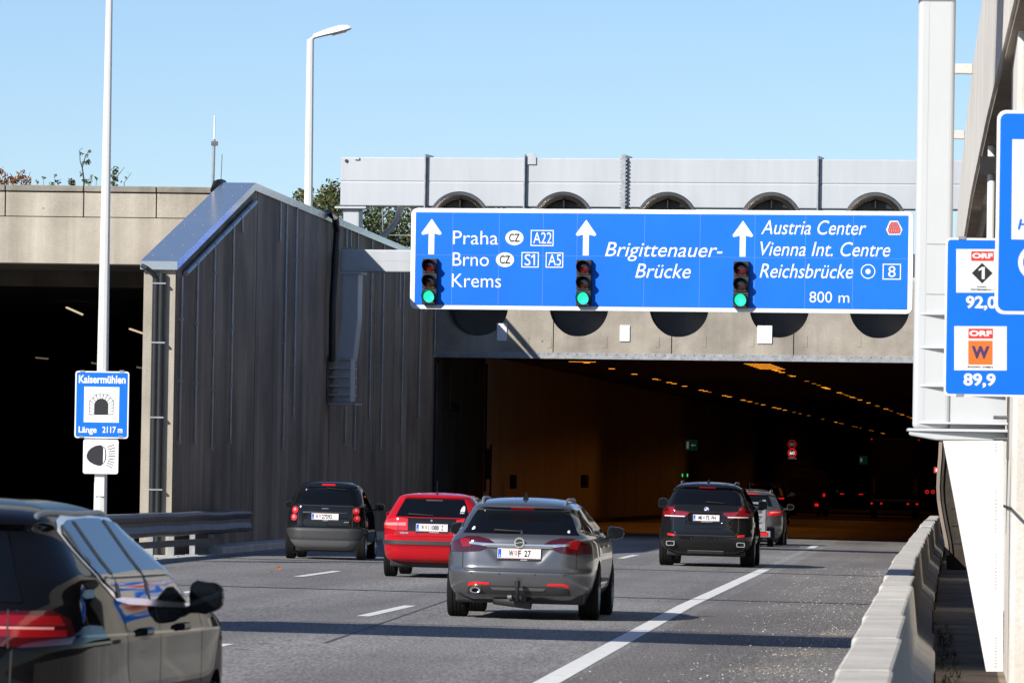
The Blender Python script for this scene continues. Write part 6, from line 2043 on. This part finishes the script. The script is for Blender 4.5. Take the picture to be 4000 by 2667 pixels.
for sg in (-1, 1):
    wheel(tr, sg * .70, .75, .28, .16, sg)
    MB().lathe([(.33, -.10), (.33, .10)], Matrix.Translation((sg * .70, .75, .28)) @ Matrix.Rotation(R(90), 4, 'Y'), 24, a0=R(90), a1=R(270)).build('mudguard', 'black_plastic', tr)
    x0 = sg * .56
    MB().box(x0 - .16, x0 + .16, -.12, -.02, .34, .50).build('lamp_holder', 'galvanised', tr, bevel=.01)
    MB().box(x0 - .13, x0 + .10, -.14, -.1205, .37, .47).build('tail_lamp', 'lamp_red', tr, bevel=.008)
MB().box(-.62, .62, -.12, -.06, .44, .49).build('crossbar', 'galvanised', tr)
MB().tube([(0, 2.0, .42), (0, 3.5, .42)], .035, 8).build('drawbar', 'galvanised', tr)

# ------------------------------------------------------------------ traffic deep inside the tunnel
def tx(px, py, Y): return at(px, py, Y)
for (px_, Y, lab, kz_, dz) in ((1755, 222, 'dark car with lit red tail lamps just beyond the grey compact in the tunnel', 1.02, .05),
                               (1955, 380, 'far dark car with two small red lamps beside the lorry in the tunnel', 1.0, 0.0)):
    p = tx(px_, 1150, Y)
    compact('tunnel_car', lab, 'paint_night', p.x, Y, dz=dz, lit='red_glow', kz=kz_, group='dark cars inside the tunnel')
p = tx(1856, 1165, 290)
vn = thing('van', 'tall dark van pulling a low trailer inside the tunnel', 'van', (p.x, 290, gz(p.x)))
sec = [(.3, .95), (1.0, 1.0), (1.9, .96), (2.25, .86), (2.36, .55)]
vv, ff = [], []
for z, w_ in sec:
    for (sx, y) in ((-1, 0), (1, 0), (1, 5), (-1, 5)):
        vv.append((sx * w_, y + (.1 if y == 0 and z > 2 else 0), z))
for i in range(len(sec) - 1):
    for k in range(4):
        ff.append((i * 4 + k, i * 4 + (k + 1) % 4, i * 4 + 4 + (k + 1) % 4, i * 4 + 4 + k))
ff += [(3, 2, 1, 0), tuple(len(vv) - 4 + k for k in range(4))]
MB().add(vv, ff).build('body', 'van_dark', vn, bevel=.05)
for x in (-.87, .75):
    MB().box(x, x + .1, -.05, -.001, 1.0, 1.15).build('tail_lamp', 'red_glow' if x > 0 else 'red_dim', vn)
for sg in (-1, 1):
    for y in (.9, 4.1): wheel(vn, sg * .85, y, .34, .22, sg)
vt = thing('trailer', 'low dark trailer with two red lamps behind the van in the tunnel', 'trailer', (p.x - .15, 284, gz(p.x)))
MB().box(-.85, .85, 0, 3.4, .5, 1.1).build('box', 'van_dark', vt, bevel=.03)
for sg in (-1, 1):
    MB().box(sg * .72 - .09, sg * .72 + .09, -.04, -.001, .52, .66).build('tail_lamp', 'red_glow', vt)
    wheel(vt, sg * .8, 1.6, .3, .2, sg)
MB().flat([(-.3, .53), (.3, .53), (.3, .63), (-.3, .63)], -.004).build('number_plate', 'van_dark', vt)
p = tx(2054, 1170, 284)
lo = thing('lorry', 'tall dark box lorry with small red corner lamps in the right lane of the tunnel', 'lorry', (p.x, 284, gz(p.x)))
MB().box(-1.25, 1.25, 0, 12, 1.1, 4.0).build('cargo_box', 'truck_dark', lo, bevel=.03)
MB().box(-1.15, 1.15, .05, 11, .6, 1.098).build('chassis', 'tunnel_black', lo)
MB().box(-.012, .012, -.02, -.001, 1.15, 3.95).build('door_seam', 'joint', lo)
for x in (-1.08, 1.0):
    MB().box(x, x + .1, -.03, -.001, 1.25, 2.0).build('marker_board', 'dash_dim', lo)
for x in (-1.2, 1.14):
    MB().box(x, x + .06, -.03, -.001, 3.92, 3.98).build('corner_lamp', 'red_glow', lo)
for x in (-1.18, -.70, .62, 1.08):
    MB().box(x, x + .1, -.0, .048, .72, .80).build('tail_lamp', 'red_glow', lo)
MB().box(-1.1, 1.1, .0, .049, .86, 1.0).build('bumper_bar', 'galvanised', lo)
for sg in (-1, 1):
    for y in (2.5, 3.8): wheel(lo, sg * 1.05, y, .5, .3, sg)
c = at(2136, 1129, 250)  # glowing red rings stand in for reflections beside the lorry
h = thing('lane_light_reflection', 'pair of small glowing red rings standing in for reflections at the right tunnel wall beside the lorry', 'lamp', c)
for x in (-.13, .13):
    mb = MB(); ring_disc(mb, (x, 0), .045, .085, -.01, 16); mb.build('ring_lamp', 'red_glow', h)
MB().box(-.28, .28, 0, .08, -.14, .14).build('housing', 'tunnel_black', h)
